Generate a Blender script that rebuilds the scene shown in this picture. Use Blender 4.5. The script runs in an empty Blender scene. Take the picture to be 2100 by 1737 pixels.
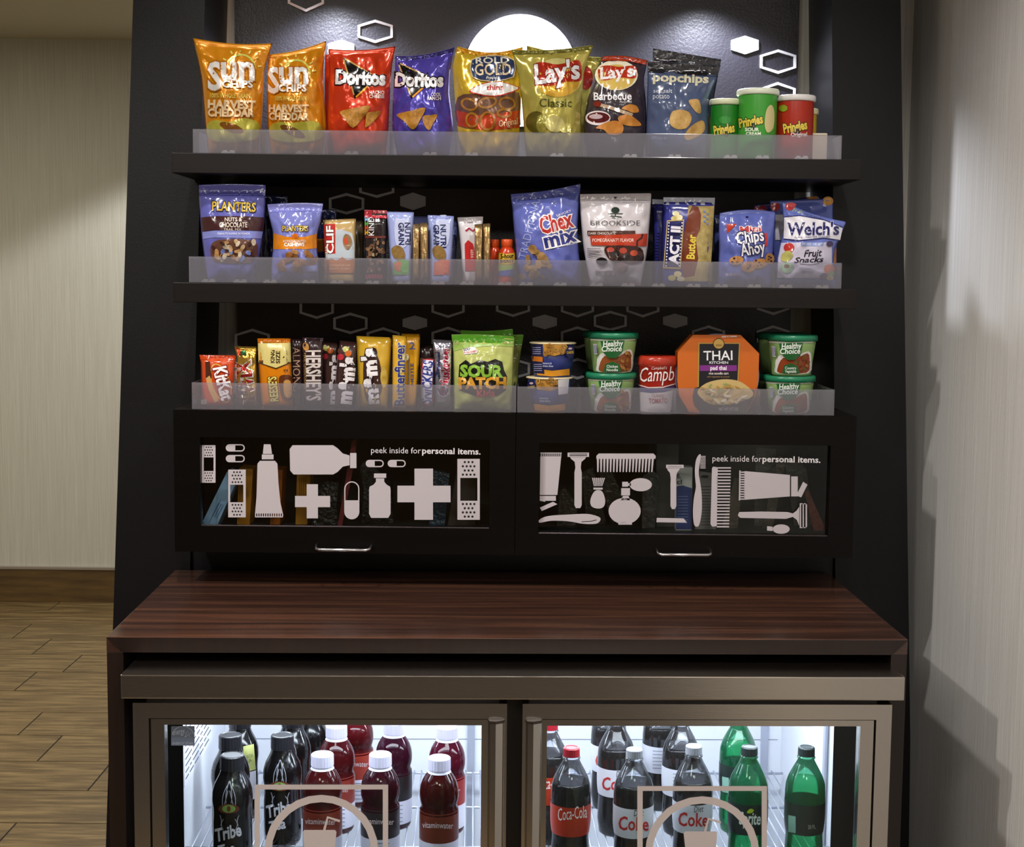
import bpy, bmesh, math, random
from mathutils import Vector, Matrix, noise

# ---------------------------------------------------------------- camera
F, PITCH, ROLL, CAMZ = 3000.0, 0.0982, 0.0100, 1.57
CAM = Vector((0, 0, CAMZ))
_fw = Vector((0, math.cos(PITCH), -math.sin(PITCH)))
_rt = Vector((1, 0, 0)); _up = _rt.cross(_fw)
_c, _s = math.cos(ROLL), math.sin(ROLL)
RT = _c * _rt + _s * _up
UP = -_s * _rt + _c * _up
FW = _fw
scene = bpy.context.scene
col = scene.collection
cd = bpy.data.cameras.new('camera')
cd.sensor_fit = 'HORIZONTAL'; cd.sensor_width = 36.0; cd.lens = 36.0 * F / 2100.0
cd.clip_start = 0.05; cd.clip_end = 60
cam = bpy.data.objects.new('camera', cd); col.objects.link(cam)
cam.matrix_world = Matrix(((RT.x, UP.x, -FW.x, CAM.x), (RT.y, UP.y, -FW.y, CAM.y),
                           (RT.z, UP.z, -FW.z, CAM.z), (0, 0, 0, 1)))
scene.camera = cam

# ---------------------------------------------------------------- world, lamps, exposure
w = bpy.data.worlds.new('world'); scene.world = w; w.use_nodes = True
w.node_tree.nodes['Background'].inputs[0].default_value = (1.0, 0.93, 0.82, 1)
w.node_tree.nodes['Background'].inputs[1].default_value = 0.05
vs = scene.view_settings
vs.view_transform = 'Standard'; vs.look = 'None'; vs.exposure = 0.0; vs.gamma = 1.0
vs.use_curve_mapping = False

def lamp(name, kind, loc, energy, color=(1, 1, 1), target=None, size=0.1, angle=None, blend=0.5, sizey=None):
    l = bpy.data.lights.new(name, kind); l.energy = energy; l.color = color
    if kind == 'AREA':
        l.size = size
        if sizey: l.shape = 'RECTANGLE'; l.size_y = sizey
    else:
        l.shadow_soft_size = size
    if kind == 'SPOT':
        l.spot_size = angle; l.spot_blend = blend
    o = bpy.data.objects.new(name, l); col.objects.link(o); o.location = loc
    if target is not None:
        d = Vector(target) - Vector(loc)
        o.rotation_euler = d.to_track_quat('-Z', 'Y').to_euler()
    return o
COOL = (0.86, 0.90, 1.0); WARM = (1.0, 0.83, 0.60)
# niche spots just above the frame, close to the back board
for lx in (-0.40, 0.005, 0.405):
    lamp('niche_spotlight', 'SPOT', (lx, 3.150, 2.205), 24, COOL, (lx, 3.13, 1.0), 0.02, math.radians(126), 0.55)
# ceiling downlights of the room: three small cans in front of the unit, plus two added area fills further back
NEUT = (1.0, 0.96, 0.91)
for lx, ly, e in ((-1.28, 1.67, 85), (-0.52, 2.12, 46), (0.45, 1.80, 46)):
    lamp('ceiling_downlight', 'SPOT', (lx, ly, 2.64), e, NEUT, (lx, ly, 0), 0.035, math.radians(140), 0.5)
lamp('room_fill_light', 'AREA', (-0.9, -0.2, 2.64), 38, (1.0, 0.95, 0.88), (-0.9, -0.2, 0), 0.6)  # soft fill added overhead to brighten the fronts of the goods
lamp('room_fill_light', 'AREA', (0.3, -0.9, 2.64), 38, (1.0, 0.95, 0.90), (0.3, -0.9, 0), 0.6)
lamp('ceiling_downlight', 'SPOT', (0.55, 0.55, 2.64), 230, (1.0, 0.79, 0.50), (0.55, 0.25, 0), 0.06, math.radians(60), 0.7)
# corridor downlight washing the far wall
lamp('corridor_light', 'SPOT', (-1.0, 6.2, 2.64), 150, (0.98, 0.98, 0.96), (-1.0, 6.2, 0), 0.10, math.radians(124), 0.18)
lamp('corridor_light', 'AREA', (-2.3, 4.6, 2.64), 46, (1.0, 0.92, 0.74), (-2.3, 4.6, 0), 0.4)  # added area fill that lifts the corridor's upper wall and ceiling

# ---------------------------------------------------------------- pixel -> place
def ray(px, py):
    return FW + RT * ((px - 1050.0) / F) - UP * ((py - 868.5) / F)
def PY(px, py, y):
    d = ray(px, py); return CAM + d * (y / d.y)
def PZ(px, py, z):
    d = ray(px, py); return CAM + d * ((z - CAMZ) / d.z)
def PX(px, py, x):
    d = ray(px, py); return CAM + d * (x / d.x)
def pix(P):
    q = Vector(P) - CAM; d = q.dot(FW)
    return (1050.0 + F * q.dot(RT) / d, 868.5 - F * q.dot(UP) / d)

# ---------------------------------------------------------------- materials
def lin(h):
    h = h.lstrip('#'); v = [int(h[i:i + 2], 16) / 255.0 for i in (0, 2, 4)]
    return tuple(c / 12.92 if c <= 0.04045 else ((c + 0.055) / 1.055) ** 2.4 for c in v) + (1,)
_mats = {}
def mat(name, hexc, rough=0.5, metal=0.0, spec=0.5, coat=0.0, bump=None, emit=0.0, alpha=1.0, vary=None):
    """vary = (second colour, scale xyz, contrast); bump = (scale xyz, strength, distance)"""
    key = (name, hexc, rough, metal, spec, coat, str(bump), emit, alpha, str(vary))
    if key in _mats: return _mats[key]
    m = bpy.data.materials.new(name); m.use_nodes = True
    nt = m.node_tree; b = nt.nodes['Principled BSDF']
    b.inputs['Base Color'].default_value = lin(hexc)
    b.inputs['Roughness'].default_value = rough
    b.inputs['Metallic'].default_value = metal
    b.inputs['Specular IOR Level'].default_value = spec
    b.inputs['Coat Weight'].default_value = coat
    b.inputs['Coat Roughness'].default_value = 0.08
    b.inputs['Alpha'].default_value = alpha
    if emit:
        b.inputs['Emission Color'].default_value = lin(hexc)
        b.inputs['Emission Strength'].default_value = emit
    def coords(sc):
        g = nt.nodes.new('ShaderNodeNewGeometry'); mp = nt.nodes.new('ShaderNodeMapping')
        nt.links.new(g.outputs['Position'], mp.inputs['Vector'])
        mp.inputs['Scale'].default_value = sc if hasattr(sc, '__len__') else (sc, sc, sc)
        return mp
    if bump:
        mp = coords(bump[0]); n = nt.nodes.new('ShaderNodeTexNoise'); n.inputs['Scale'].default_value = 1.0
        n.inputs['Detail'].default_value = 2.0
        nt.links.new(mp.outputs[0], n.inputs['Vector'])
        bp = nt.nodes.new('ShaderNodeBump'); bp.inputs['Strength'].default_value = bump[1]; bp.inputs['Distance'].default_value = bump[2]
        nt.links.new(n.outputs['Fac'], bp.inputs['Height']); nt.links.new(bp.outputs[0], b.inputs['Normal'])
    if vary:
        mp = coords(vary[1]); n = nt.nodes.new('ShaderNodeTexNoise'); n.inputs['Scale'].default_value = 1.0
        n.inputs['Detail'].default_value = 5.0; n.inputs['Roughness'].default_value = 0.6
        nt.links.new(mp.outputs[0], n.inputs['Vector'])
        r = nt.nodes.new('ShaderNodeMapRange'); r.inputs['From Min'].default_value = 0.5 - 0.5 / vary[2]; r.inputs['From Max'].default_value = 0.5 + 0.5 / vary[2]
        nt.links.new(n.outputs['Fac'], r.inputs['Value'])
        mx = nt.nodes.new('ShaderNodeMix'); mx.data_type = 'RGBA'
        mx.inputs['A'].default_value = lin(hexc); mx.inputs['B'].default_value = lin(vary[0])
        nt.links.new(r.outputs[0], mx.inputs['Factor']); nt.links.new(mx.outputs['Result'], b.inputs['Base Color'])
    _mats[key] = m
    return m
def film(h): return mat('printed_film_' + h, h, 0.19, 0.0, 0.45, 0.15, bump=(40, 0.14, 0.006))
def shiny(h): return mat('metallised_film_' + h, h, 0.22, 0.35, 0.5, 0.2, bump=(40, 0.13, 0.006))
def foil(h): return mat('metal_foil_' + h, h, 0.24, 0.75, 0.5, 0.0, bump=(90, 0.35, 0.005))
def paper(h): return mat('printed_card_' + h, h, 0.45, 0.0, 0.4)
def plastic(h, r=0.3): return mat('plastic_' + h, h, r, 0.0, 0.5)

def clear(name, tint, gloss_rough=0.05, haze=0.0, hazecol='ffffff', gloss=0.06):
    if name in _mats: return _mats[name]
    m = bpy.data.materials.new(name); m.use_nodes = True; nt = m.node_tree
    nt.nodes.remove(nt.nodes['Principled BSDF']); out = nt.nodes['Material Output']
    t = nt.nodes.new('ShaderNodeBsdfTransparent'); t.inputs[0].default_value = lin(tint)
    g = nt.nodes.new('ShaderNodeBsdfGlossy'); g.inputs['Roughness'].default_value = gloss_rough
    d = nt.nodes.new('ShaderNodeBsdfTranslucent'); d.inputs[0].default_value = lin(hazecol)
    d2 = nt.nodes.new('ShaderNodeBsdfDiffuse'); d2.inputs[0].default_value = lin(hazecol)
    md = nt.nodes.new('ShaderNodeMixShader'); md.inputs[0].default_value = 0.6
    nt.links.new(d.outputs[0], md.inputs[1]); nt.links.new(d2.outputs[0], md.inputs[2])
    m1 = nt.nodes.new('ShaderNodeMixShader'); m1.inputs[0].default_value = haze
    nt.links.new(t.outputs[0], m1.inputs[1]); nt.links.new(md.outputs[0], m1.inputs[2])
    fr = nt.nodes.new('ShaderNodeFresnel'); fr.inputs[0].default_value = 1.45
    mu = nt.nodes.new('ShaderNodeMath'); mu.operation = 'MULTIPLY'; mu.inputs[1].default_value = gloss
    nt.links.new(fr.outputs[0], mu.inputs[0])
    m2 = nt.nodes.new('ShaderNodeMixShader'); nt.links.new(mu.outputs[0], m2.inputs[0])
    nt.links.new(m1.outputs[0], m2.inputs[1]); nt.links.new(g.outputs[0], m2.inputs[2])
    nt.links.new(m2.outputs[0], out.inputs['Surface'])
    _mats[name] = m; return m
ACRYLIC = lambda: clear('frosted_acrylic', 'f4f4f8', 0.12, 0.21, 'cfcdd8', 1.0)
GLASS = lambda: clear('window_glass', 'eef4f2', 0.02, 0.0, 'ffffff', 0.55)

# ---------------------------------------------------------------- mesh helpers
def link(name, me, m, parent=None, kind=None, smooth=False):
    if m is not None and not me.materials: me.materials.append(m)
    if smooth: me.polygons.foreach_set('use_smooth', [True] * len(me.polygons))
    o = bpy.data.objects.new(name, me); col.objects.link(o)
    if parent is not None: o.parent = parent
    if kind: o['kind'] = kind
    return o
def obj(name, bm, m, parent=None, kind=None, smooth=False, sub=None):
    """sub: the point of the parent thing's base, taken off the world coordinates of the mesh"""
    if sub is not None: bmesh.ops.translate(bm, verts=bm.verts, vec=-Vector(sub))
    me = bpy.data.meshes.new(name); bm.normal_update(); bm.to_mesh(me); bm.free()
    return link(name, me, m, parent, kind, smooth)
def tag(o, label, cat, group=None, kind=None):
    o['label'] = label; o['category'] = cat
    if group: o['group'] = group
    if kind: o['kind'] = kind
    return o
def thing(name, loc, label, cat, group=None, rotz=0.0):
    o = bpy.data.objects.new(name, None); col.objects.link(o); o.empty_display_size = 0.02
    o.location = loc; o.rotation_euler = (0, 0, rotz)
    return tag(o, label, cat, group)
def box(x0, x1, y0, y1, z0, z1, bev=0.0, bm=None):
    own = bm is None
    t = bmesh.new()
    bmesh.ops.create_cube(t, size=1.0)
    for v in t.verts:
        v.co = Vector((x0 + (v.co.x + .5) * (x1 - x0), y0 + (v.co.y + .5) * (y1 - y0), z0 + (v.co.z + .5) * (z1 - z0)))
    if bev:
        bmesh.ops.bevel(t, geom=t.edges[:], offset=bev, segments=2, affect='EDGES', profile=0.6)
    if own: return t
    me = bpy.data.meshes.new('tmp'); t.to_mesh(me); t.free(); bm.from_mesh(me); bpy.data.meshes.remove(me)
    return bm
def prism(poly, y0, y1):
    """poly: (x, z) outline, extruded from y0 (front) to y1"""
    bm = bmesh.new()
    a = [bm.verts.new((x, y0, z)) for x, z in poly]; b = [bm.verts.new((x, y1, z)) for x, z in poly]
    bm.faces.new(a); bm.faces.new(b[::-1]); n = len(poly)
    for i in range(n): bm.faces.new((a[i], b[i], b[(i + 1) % n], a[(i + 1) % n]))
    bmesh.ops.recalc_face_normals(bm, faces=bm.faces[:])
    return bm
def slab(poly, z0, z1, bev=0.0):
    bm = bmesh.new()
    a = [bm.verts.new((x, y, z0)) for x, y in poly]; b = [bm.verts.new((x, y, z1)) for x, y in poly]
    bm.faces.new(a); bm.faces.new(b[::-1]); n = len(poly)
    for i in range(n): bm.faces.new((a[i], b[i], b[(i + 1) % n], a[(i + 1) % n]))
    bmesh.ops.recalc_face_normals(bm, faces=bm.faces[:])
    if bev: bmesh.ops.bevel(bm, geom=bm.edges[:], offset=bev, segments=2, affect='EDGES', profile=0.6)
    return bm
def tube(pts, r, n=8, bm=None, closed=False):
    bm = bm or bmesh.new(); rings = []
    P = [Vector(p) for p in pts]
    for i, p in enumerate(P):
        if closed: t = P[(i + 1) % len(P)] - P[i - 1]
        else: t = P[min(i + 1, len(P) - 1)] - P[max(i - 1, 0)]
        t.normalize(); a = Vector((0, 0, 1)) if abs(t.z) < .9 else Vector((1, 0, 0))
        u = t.cross(a).normalized(); v = t.cross(u)
        rings.append([bm.verts.new(p + (u * math.cos(k * 2 * math.pi / n) + v * math.sin(k * 2 * math.pi / n)) * r) for k in range(n)])
    m = len(rings)
    for i in range(m if closed else m - 1):
        A, B = rings[i], rings[(i + 1) % m]
        for k in range(n): bm.faces.new((A[k], A[(k + 1) % n], B[(k + 1) % n], B[k]))
    if not closed: bm.faces.new(rings[0][::-1]); bm.faces.new(rings[-1])
    bmesh.ops.recalc_face_normals(bm, faces=bm.faces[:])
    return bm
def lathe(prof, cx, cy, n=40, bm=None, cap=True):
    """prof: (z, r) from bottom to top"""
    bm = bm or bmesh.new(); rings = []
    for z, r in prof:
        rings.append([bm.verts.new((cx + r * math.cos(k * 2 * math.pi / n), cy + r * math.sin(k * 2 * math.pi / n), z)) for k in range(n)])
    for i in range(len(rings) - 1):
        A, B = rings[i], rings[i + 1]
        for k in range(n): bm.faces.new((A[k], A[(k + 1) % n], B[(k + 1) % n], B[k]))
    if cap: bm.faces.new(rings[0][::-1]); bm.faces.new(rings[-1])
    return bm

# ---------------------------------------------------------------- main places (metres)
YC, YS, YP, YB = 2.452, 2.848, 3.045, 3.262         # counter front, shelf fronts, black panels, back board face
Z1 = PY(1057, 320, YS).z; Z2 = PY(1057, 586, YS).z; Z3 = PY(1057, 847, YS).z; ZCB = PY(1057, 1138, YS).z
ZCT = PY(1040, 1309, YC).z                           # counter top
CEIL = 2.66; YFAR = 6.94; XR = 0.872

# ---------------------------------------------------------------- the room
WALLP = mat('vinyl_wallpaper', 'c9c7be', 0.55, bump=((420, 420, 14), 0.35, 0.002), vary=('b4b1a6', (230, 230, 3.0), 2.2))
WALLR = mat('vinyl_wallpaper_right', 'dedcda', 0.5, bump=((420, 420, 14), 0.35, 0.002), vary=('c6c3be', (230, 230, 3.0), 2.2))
CEILM = mat('ceiling_paint', 'b5ad94', 0.9)
obj('wall_back', box(-3.6, 1.2, YFAR, YFAR + .1, 0, CEIL), WALLP, kind='structure')
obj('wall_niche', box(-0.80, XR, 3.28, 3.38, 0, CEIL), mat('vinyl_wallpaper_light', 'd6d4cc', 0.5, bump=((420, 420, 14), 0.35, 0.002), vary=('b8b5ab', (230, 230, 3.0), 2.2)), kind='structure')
obj('wall_right', box(XR, XR + .1, -3.5, 3.38, 0, CEIL), WALLR, kind='structure')
obj('wall_left', box(-3.7, -3.6, -3.5, YFAR, 0, CEIL), WALLP, kind='structure')
obj('wall_front', box(-3.7, XR + .1, -3.6, -3.5, 0, CEIL), mat('tan_paint', 'b08a5c', 0.8), kind='structure')
obj('ceiling', box(-3.7, 1.2, -3.6, YFAR + .1, CEIL, CEIL + .1), CEILM, kind='structure')
# floor of wood-look planks, each its own piece over a dark grout bed
fl = obj('floor', box(-3.6, 1.2, -3.5, YFAR + .1, -0.05, -0.003), mat('grout', '2e2a26', 0.9), kind='structure')
plank_m = bpy.data.materials.new('wood_look_tile'); plank_m.use_nodes = True
def _plank():
    nt = plank_m.node_tree; b = nt.nodes['Principled BSDF']
    g = nt.nodes.new('ShaderNodeNewGeometry'); mp = nt.nodes.new('ShaderNodeMapping'); mp.inputs['Scale'].default_value = (5, 42, 20)
    oi = nt.nodes.new('ShaderNodeObjectInfo'); ad = nt.nodes.new('ShaderNodeVectorMath'); ad.operation = 'ADD'
    ms = nt.nodes.new('ShaderNodeVectorMath'); ms.operation = 'SCALE'; ms.inputs['Scale'].default_value = 9.0
    cb = nt.nodes.new('ShaderNodeCombineXYZ')
    for k in 'XYZ': nt.links.new(oi.outputs['Random'], cb.inputs[k])
    nt.links.new(cb.outputs[0], ms.inputs[0])
    nt.links.new(g.outputs['Position'], ad.inputs[0]); nt.links.new(ms.outputs[0], ad.inputs[1])
    nt.links.new(ad.outputs[0], mp.inputs['Vector'])
    n = nt.nodes.new('ShaderNodeTexNoise'); n.inputs['Scale'].default_value = 1.0; n.inputs['Detail'].default_value = 7; n.inputs['Roughness'].default_value = 0.62
    nt.links.new(mp.outputs[0], n.inputs['Vector'])
    cr = nt.nodes.new('ShaderNodeValToRGB'); e = cr.color_ramp.elements
    e[0].position = 0.30; e[0].color = lin('4a3a20'); e[1].position = 0.72; e[1].color = lin('8e7850')
    x = cr.color_ramp.elements.new(0.5); x.color = lin('6a5636')
    nt.links.new(n.outputs['Fac'], cr.inputs[0]); nt.links.new(cr.outputs[0], b.inputs['Base Color'])
    b.inputs['Roughness'].default_value = 0.42
    bp = nt.nodes.new('ShaderNodeBump'); bp.inputs['Strength'].default_value = .3; bp.inputs['Distance'].default_value = .003
    nt.links.new(n.outputs['Fac'], bp.inputs['Height']); nt.links.new(bp.outputs[0], b.inputs['Normal'])
_plank()
rnd = random.Random(4)
ROW = (PZ(100, 1309, 0).y - PZ(100, 1687, 0).y) / 8.0
y0r = PZ(100, 1687, 0).y
joints = {-1: (36, 1687), 1: (220, 1575), 2: (129, 1509), 3: (87, 1462), 6: (170, 1343), 7: (107, 1310), 8: (67, 1279)}
PL = 1.22
pmesh = {}
def plank(x0, x1, ya, yb):
    k = (round(x1 - x0, 3), round(yb - ya, 3))
    if k not in pmesh:
        bm = box(0, k[0], 0, k[1], -0.012, 0, 0.0015); me = bpy.data.meshes.new('plank'); bm.to_mesh(me); bm.free(); me.materials.append(plank_m); pmesh[k] = me
    o = link('plank', pmesh[k], None, fl); o.location = (x0, ya, 0)
for r in range(-12, 12):
    ya = y0r + r * ROW; yb = min(ya + ROW, YFAR) - 0.005
    if yb - ya < 0.03: continue
    xj = PZ(*joints[r], 0).x if r in joints else -1.35 - 1.17 * ((r * 0.37) % 1.0) - (0.75 if r in (4, 5, 0) else 0)
    xs = xj
    while xs > -3.6: xs -= PL
    while xs < XR:
        a, b = max(xs, -3.6), min(xs + PL - 0.005, XR)
        if b - a > 0.02: plank(a, b, ya, yb)
        xs += PL
zb = PY(100, 1167, YFAR).z
obj('baseboard_back', box(-3.6, 0.6, YFAR - .014, YFAR, 0, zb, 0.001), mat('wood_look_tile_base', '6a512c', 0.45, vary=('3f2f18', (4, 4, 38), 2.2)), kind='structure')
obj('trim_1', box(-3.6, 0.6, YFAR - .018, YFAR, zb, zb + 0.014, 0.002), mat('edge_trim_metal', 'a59c94', 0.4, metal=0.6), kind='structure')

# ---------------------------------------------------------------- black display frame around the shelves
BLACK = mat('black_laminate', '0e0d10', 0.42, spec=0.3, bump=(300, 0.08, 0.002))
DARKW = mat('espresso_veneer', '17110f', 0.36, spec=0.25, vary=('0e0a09', (3, 60, 90), 2.0))
frame = thing('display_surround', (0, YP, 0), 'tall black display surround with flared side panels and honeycomb back board', 'display stand')
FB = (0, YP, 0)
def edge(pa, pb):
    A, B = PY(pa[0], pa[1], YP), PY(pb[0], pb[1], YP)
    return lambda z: A.x + (B.x - A.x) * (z - A.z) / (B.z - A.z)
lo, li = edge((273, 0), (217, 1737)), edge((420, 0), (390, 1150))
ri, ro = edge((1706, 0), (1713, 1170)), edge((1847, 0), (1864, 1300))
ZT = 2.60
for a, b in ((lo, li), (ri, ro)):
    obj('side_panel', prism([(a(0), 0), (min(b(0), XR - .001), 0), (min(b(.6), XR - .001), .6), (b(ZT), ZT), (a(ZT), ZT)], YP, YP + .03), BLACK, frame, sub=FB)
for a, s in ((li, -1), (ri, 1)):
    obj('reveal_panel', prism([(a(.9), .9), (a(.9) + s * .018, .9), (a(ZT) + s * .018, ZT), (a(ZT), ZT)], YP + .03, 3.279), BLACK, frame, sub=FB)
obj('side_return', prism([(lo(0), 0), (lo(0) + .018, 0), (lo(ZT) + .018, ZT), (lo(ZT), ZT)], YP + .03, 3.27), BLACK, frame, sub=FB)
obj('header', box(li(2.4) + .001, ri(2.4) - .001, YP, YP + .03, 2.30, 2.60), BLACK, frame, sub=FB)
obj('soffit', box(li(2.3) + .002, ri(2.3) - .002, YP + .031, 3.278, 2.27, 2.30), BLACK, frame, sub=FB)
obj('lower_board', box(li(1.0) + .002, ri(1.0) - .002, YP + .012, YP + .028, 0.86, 1.02), BLACK, frame, sub=FB)
# back board, a vertical board standing just off the wall
BOARD = mat('charcoal_board', '1f1d26', 0.40, spec=0.6, bump=(220, 0.3, 0.002))
bxl, bxr = PY(486, 620, YB).x, PY(1622, 640, YB).x
board = obj('back_board', box(bxl, bxr, YB, 3.279, 1.0, 2.268), BOARD, frame, sub=FB)
HEXW = mat('white_hexagon', 'f0eff4', 0.5)
def hexpts(cx, cy, hw, hh):
    return [(cx - hw, cy - hh * .52), (cx, cy - hh), (cx + hw, cy - hh * .52), (cx + hw, cy + hh * .52), (cx, cy + hh), (cx - hw, cy + hh * .52)]
def hexring(cx, cy, hw, hh, tw):
    o = [PY(x, y, YB) for x, y in hexpts(cx, cy, hw, hh)]; i = [PY(x, y, YB) for x, y in hexpts(cx, cy, hw - tw, hh - tw * 1.1)]
    bm = bmesh.new(); y1, y2 = YB - .006, YB
    V = [[bm.verts.new((p.x, y, p.z)) for p in ring] for ring in (o, i) for y in (y1, y2)]
    of, ob, jf, jb = V
    for k in range(6):
        n = (k + 1) % 6
        bm.faces.new((of[k], of[n], jf[n], jf[k])); bm.faces.new((of[k], ob[k], ob[n], of[n])); bm.faces.new((jf[n], jb[n], jb[k], jf[k]))
    bmesh.ops.recalc_face_normals(bm, faces=bm.faces[:]); return bm
for cx, cy, hw, hh in ((628, -10, 37, 35), (770, 65, 36, 24), (1595, 127, 37, 25), (1594, 196, 37, 27), (711, 418, 36, 22), (773, 384, 36, 22),
                       (650, 630, 35, 24), (719, 663, 35, 22), (518, 698, 36, 24), (919, 628, 34, 24), (786, 694, 34, 23), (919, 693, 34, 23),
                       (1052, 626, 35, 24), (1184, 627, 34, 24), (1184, 692, 34, 23), (1251, 658, 34, 21), (1318, 626, 34, 25), (1585, 622, 34, 24),
                       (1585, 690, 34, 23), (1452, 690, 34, 23), (1052, 756, 35, 22), (1184, 756, 34, 22)):
    obj('hexagon', hexring(cx, cy, hw, hh, 5), HEXW, board, sub=FB)
for cx, cy, hw, hh in ((700, 101, 27, 19), (1527, 93, 28, 19), (847, 413, 26, 18), (851, 662, 25, 15), (1117, 660, 25, 15), (1384, 658, 25, 15)):
    obj('hexagon', prism([(p.x, p.z) for p in (PY(x, y, YB) for x, y in hexpts(cx, cy, hw, hh))], YB - .006, YB), HEXW, board, sub=FB)

# ---------------------------------------------------------------- shelves
def shelf(z, label):
    hwf = (PY(1758, 596, YS).x - PY(355, 575, YS).x) / 2; cx = (PY(1758, 596, YS).x + PY(355, 575, YS).x) / 2
    a, b = li(z) + .002, ri(z) - .002
    yb = YB - .001
    pts = [(cx - hwf, YS), (cx + hwf, YS), (cx + hwf, YP - .001), (b, YP - .001), (b, yb), (a, yb), (a, YP - .001), (cx - hwf, YP - .001)]
    o = obj('display_shelf', slab([(x, y - YS) for x, y in pts], -0.0385, 0, 0.0012), DARKW)
    o.location = (0, YS, z)
    return tag(o, label, 'shelf', 'espresso display shelves')
shelf(Z1, 'espresso wooden shelf carrying the chip bags, below the spotlights')
shelf(Z2, 'espresso wooden shelf carrying nut pouches and snack bars, between chips and candy')

# ================================================================ printed goods
# A print is laid out as flat shapes in photograph pixels, cut to a fine grid and laid on the body's real surface.
def grid_cut(bm, step):
    xs = [v.co.x for v in bm.verts]; ys = [v.co.y for v in bm.verts]
    if not xs: return
    for ax, vals in ((0, xs), (1, ys)):
        a, b = min(vals), max(vals); k = math.floor(a / step) + 1
        while k * step < b:
            co = [0, 0, 0]; no = [0, 0, 0]; co[ax] = k * step + .013; no[ax] = 1
            bmesh.ops.bisect_plane(bm, geom=bm.verts[:] + bm.edges[:] + bm.faces[:], plane_co=co, plane_no=no, dist=1e-5)
            k += 1
def poly2d(pts):
    bm = bmesh.new(); vs_ = [bm.verts.new((x, y, 0)) for x, y in pts]; bm.faces.new(vs_)
    bmesh.ops.triangulate(bm, faces=bm.faces[:]); return bm
def smooth_pts(pts, n=6):
    """closed Catmull-Rom through the points"""
    out = []; N = len(pts)
    for i in range(N):
        p0, p1, p2, p3 = (pts[(i + k - 1) % N] for k in range(4))
        for j in range(n):
            t = j / n
            out.append(tuple(0.5 * ((2 * b) + (c - a) * t + (2 * a - 5 * b + 4 * c - d) * t * t + (3 * b - a - 3 * c + d) * t ** 3) for a, b, c, d in zip(p0, p1, p2, p3)))
    return out
def ell_pts(cx, cy, rx, ry, rot=0, n=28, a0=0, a1=360):
    r = math.radians(rot); out = []
    full = abs(a1 - a0) >= 360
    for k in range(n if full else n + 1):
        a = math.radians(a0 + (a1 - a0) * k / n); x, y = rx * math.cos(a), ry * math.sin(a)
        out.append((cx + x * math.cos(r) - y * math.sin(r), cy + x * math.sin(r) + y * math.cos(r)))
    return out
def ring2d(outer, inner, closed=True):
    bm = bmesh.new(); A = [bm.verts.new((x, y, 0)) for x, y in outer]; B = [bm.verts.new((x, y, 0)) for x, y in inner]
    n = len(A)
    for k in range(n if closed else n - 1):
        bm.faces.new((A[k], A[(k + 1) % n], B[(k + 1) % n], B[k]))
    bmesh.ops.triangulate(bm, faces=bm.faces[:]); return bm
def line2d(pts, wd):
    L, R = [], []
    for i, p in enumerate(pts):
        a, b = pts[max(i - 1, 0)], pts[min(i + 1, len(pts) - 1)]
        dx, dy = b[0] - a[0], b[1] - a[1]; l = math.hypot(dx, dy) or 1
        L.append((p[0] - dy / l * wd / 2, p[1] + dx / l * wd / 2)); R.append((p[0] + dy / l * wd / 2, p[1] - dx / l * wd / 2))
    return ring2d(L, R, False)
def text2d(s, x0, y0, x1, y1, h, bold=0.0, shear=0.0, sp=1.0, fit=None):
    """letters on the baseline (x0,y0)-(x1,y1), h tall, all in pixels"""
    c = bpy.data.curves.new('t', 'FONT'); c.body = s; c.resolution_u = 2; c.shear = shear; c.space_character = sp
    o = bpy.data.objects.new('t', c); me = bpy.data.meshes.new_from_object(o)
    ref = [v.co.copy() for v in me.vertices]
    if bold:
        bpy.data.meshes.remove(me); c.offset = bold; me = bpy.data.meshes.new_from_object(o)
    bpy.data.objects.remove(o); bpy.data.curves.remove(c)
    bm = bmesh.new(); bm.from_mesh(me); bpy.data.meshes.remove(me)
    bmesh.ops.remove_doubles(bm, verts=bm.verts[:], dist=1e-5)
    ax = min(p.x for p in ref); bx = max(p.x for p in ref); hy = max(p.y for p in ref)
    dx, dy = x1 - x0, y1 - y0; L = math.hypot(dx, dy); ux, uy = dx / L, dy / L; nx, ny = uy, -ux
    for v in bm.verts:
        a = (v.co.x - ax) / (bx - ax) * L; b = v.co.y / hy * h
        v.co = Vector((x0 + ux * a + nx * b, y0 + uy * a + ny * b, 0))
    return bm

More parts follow.
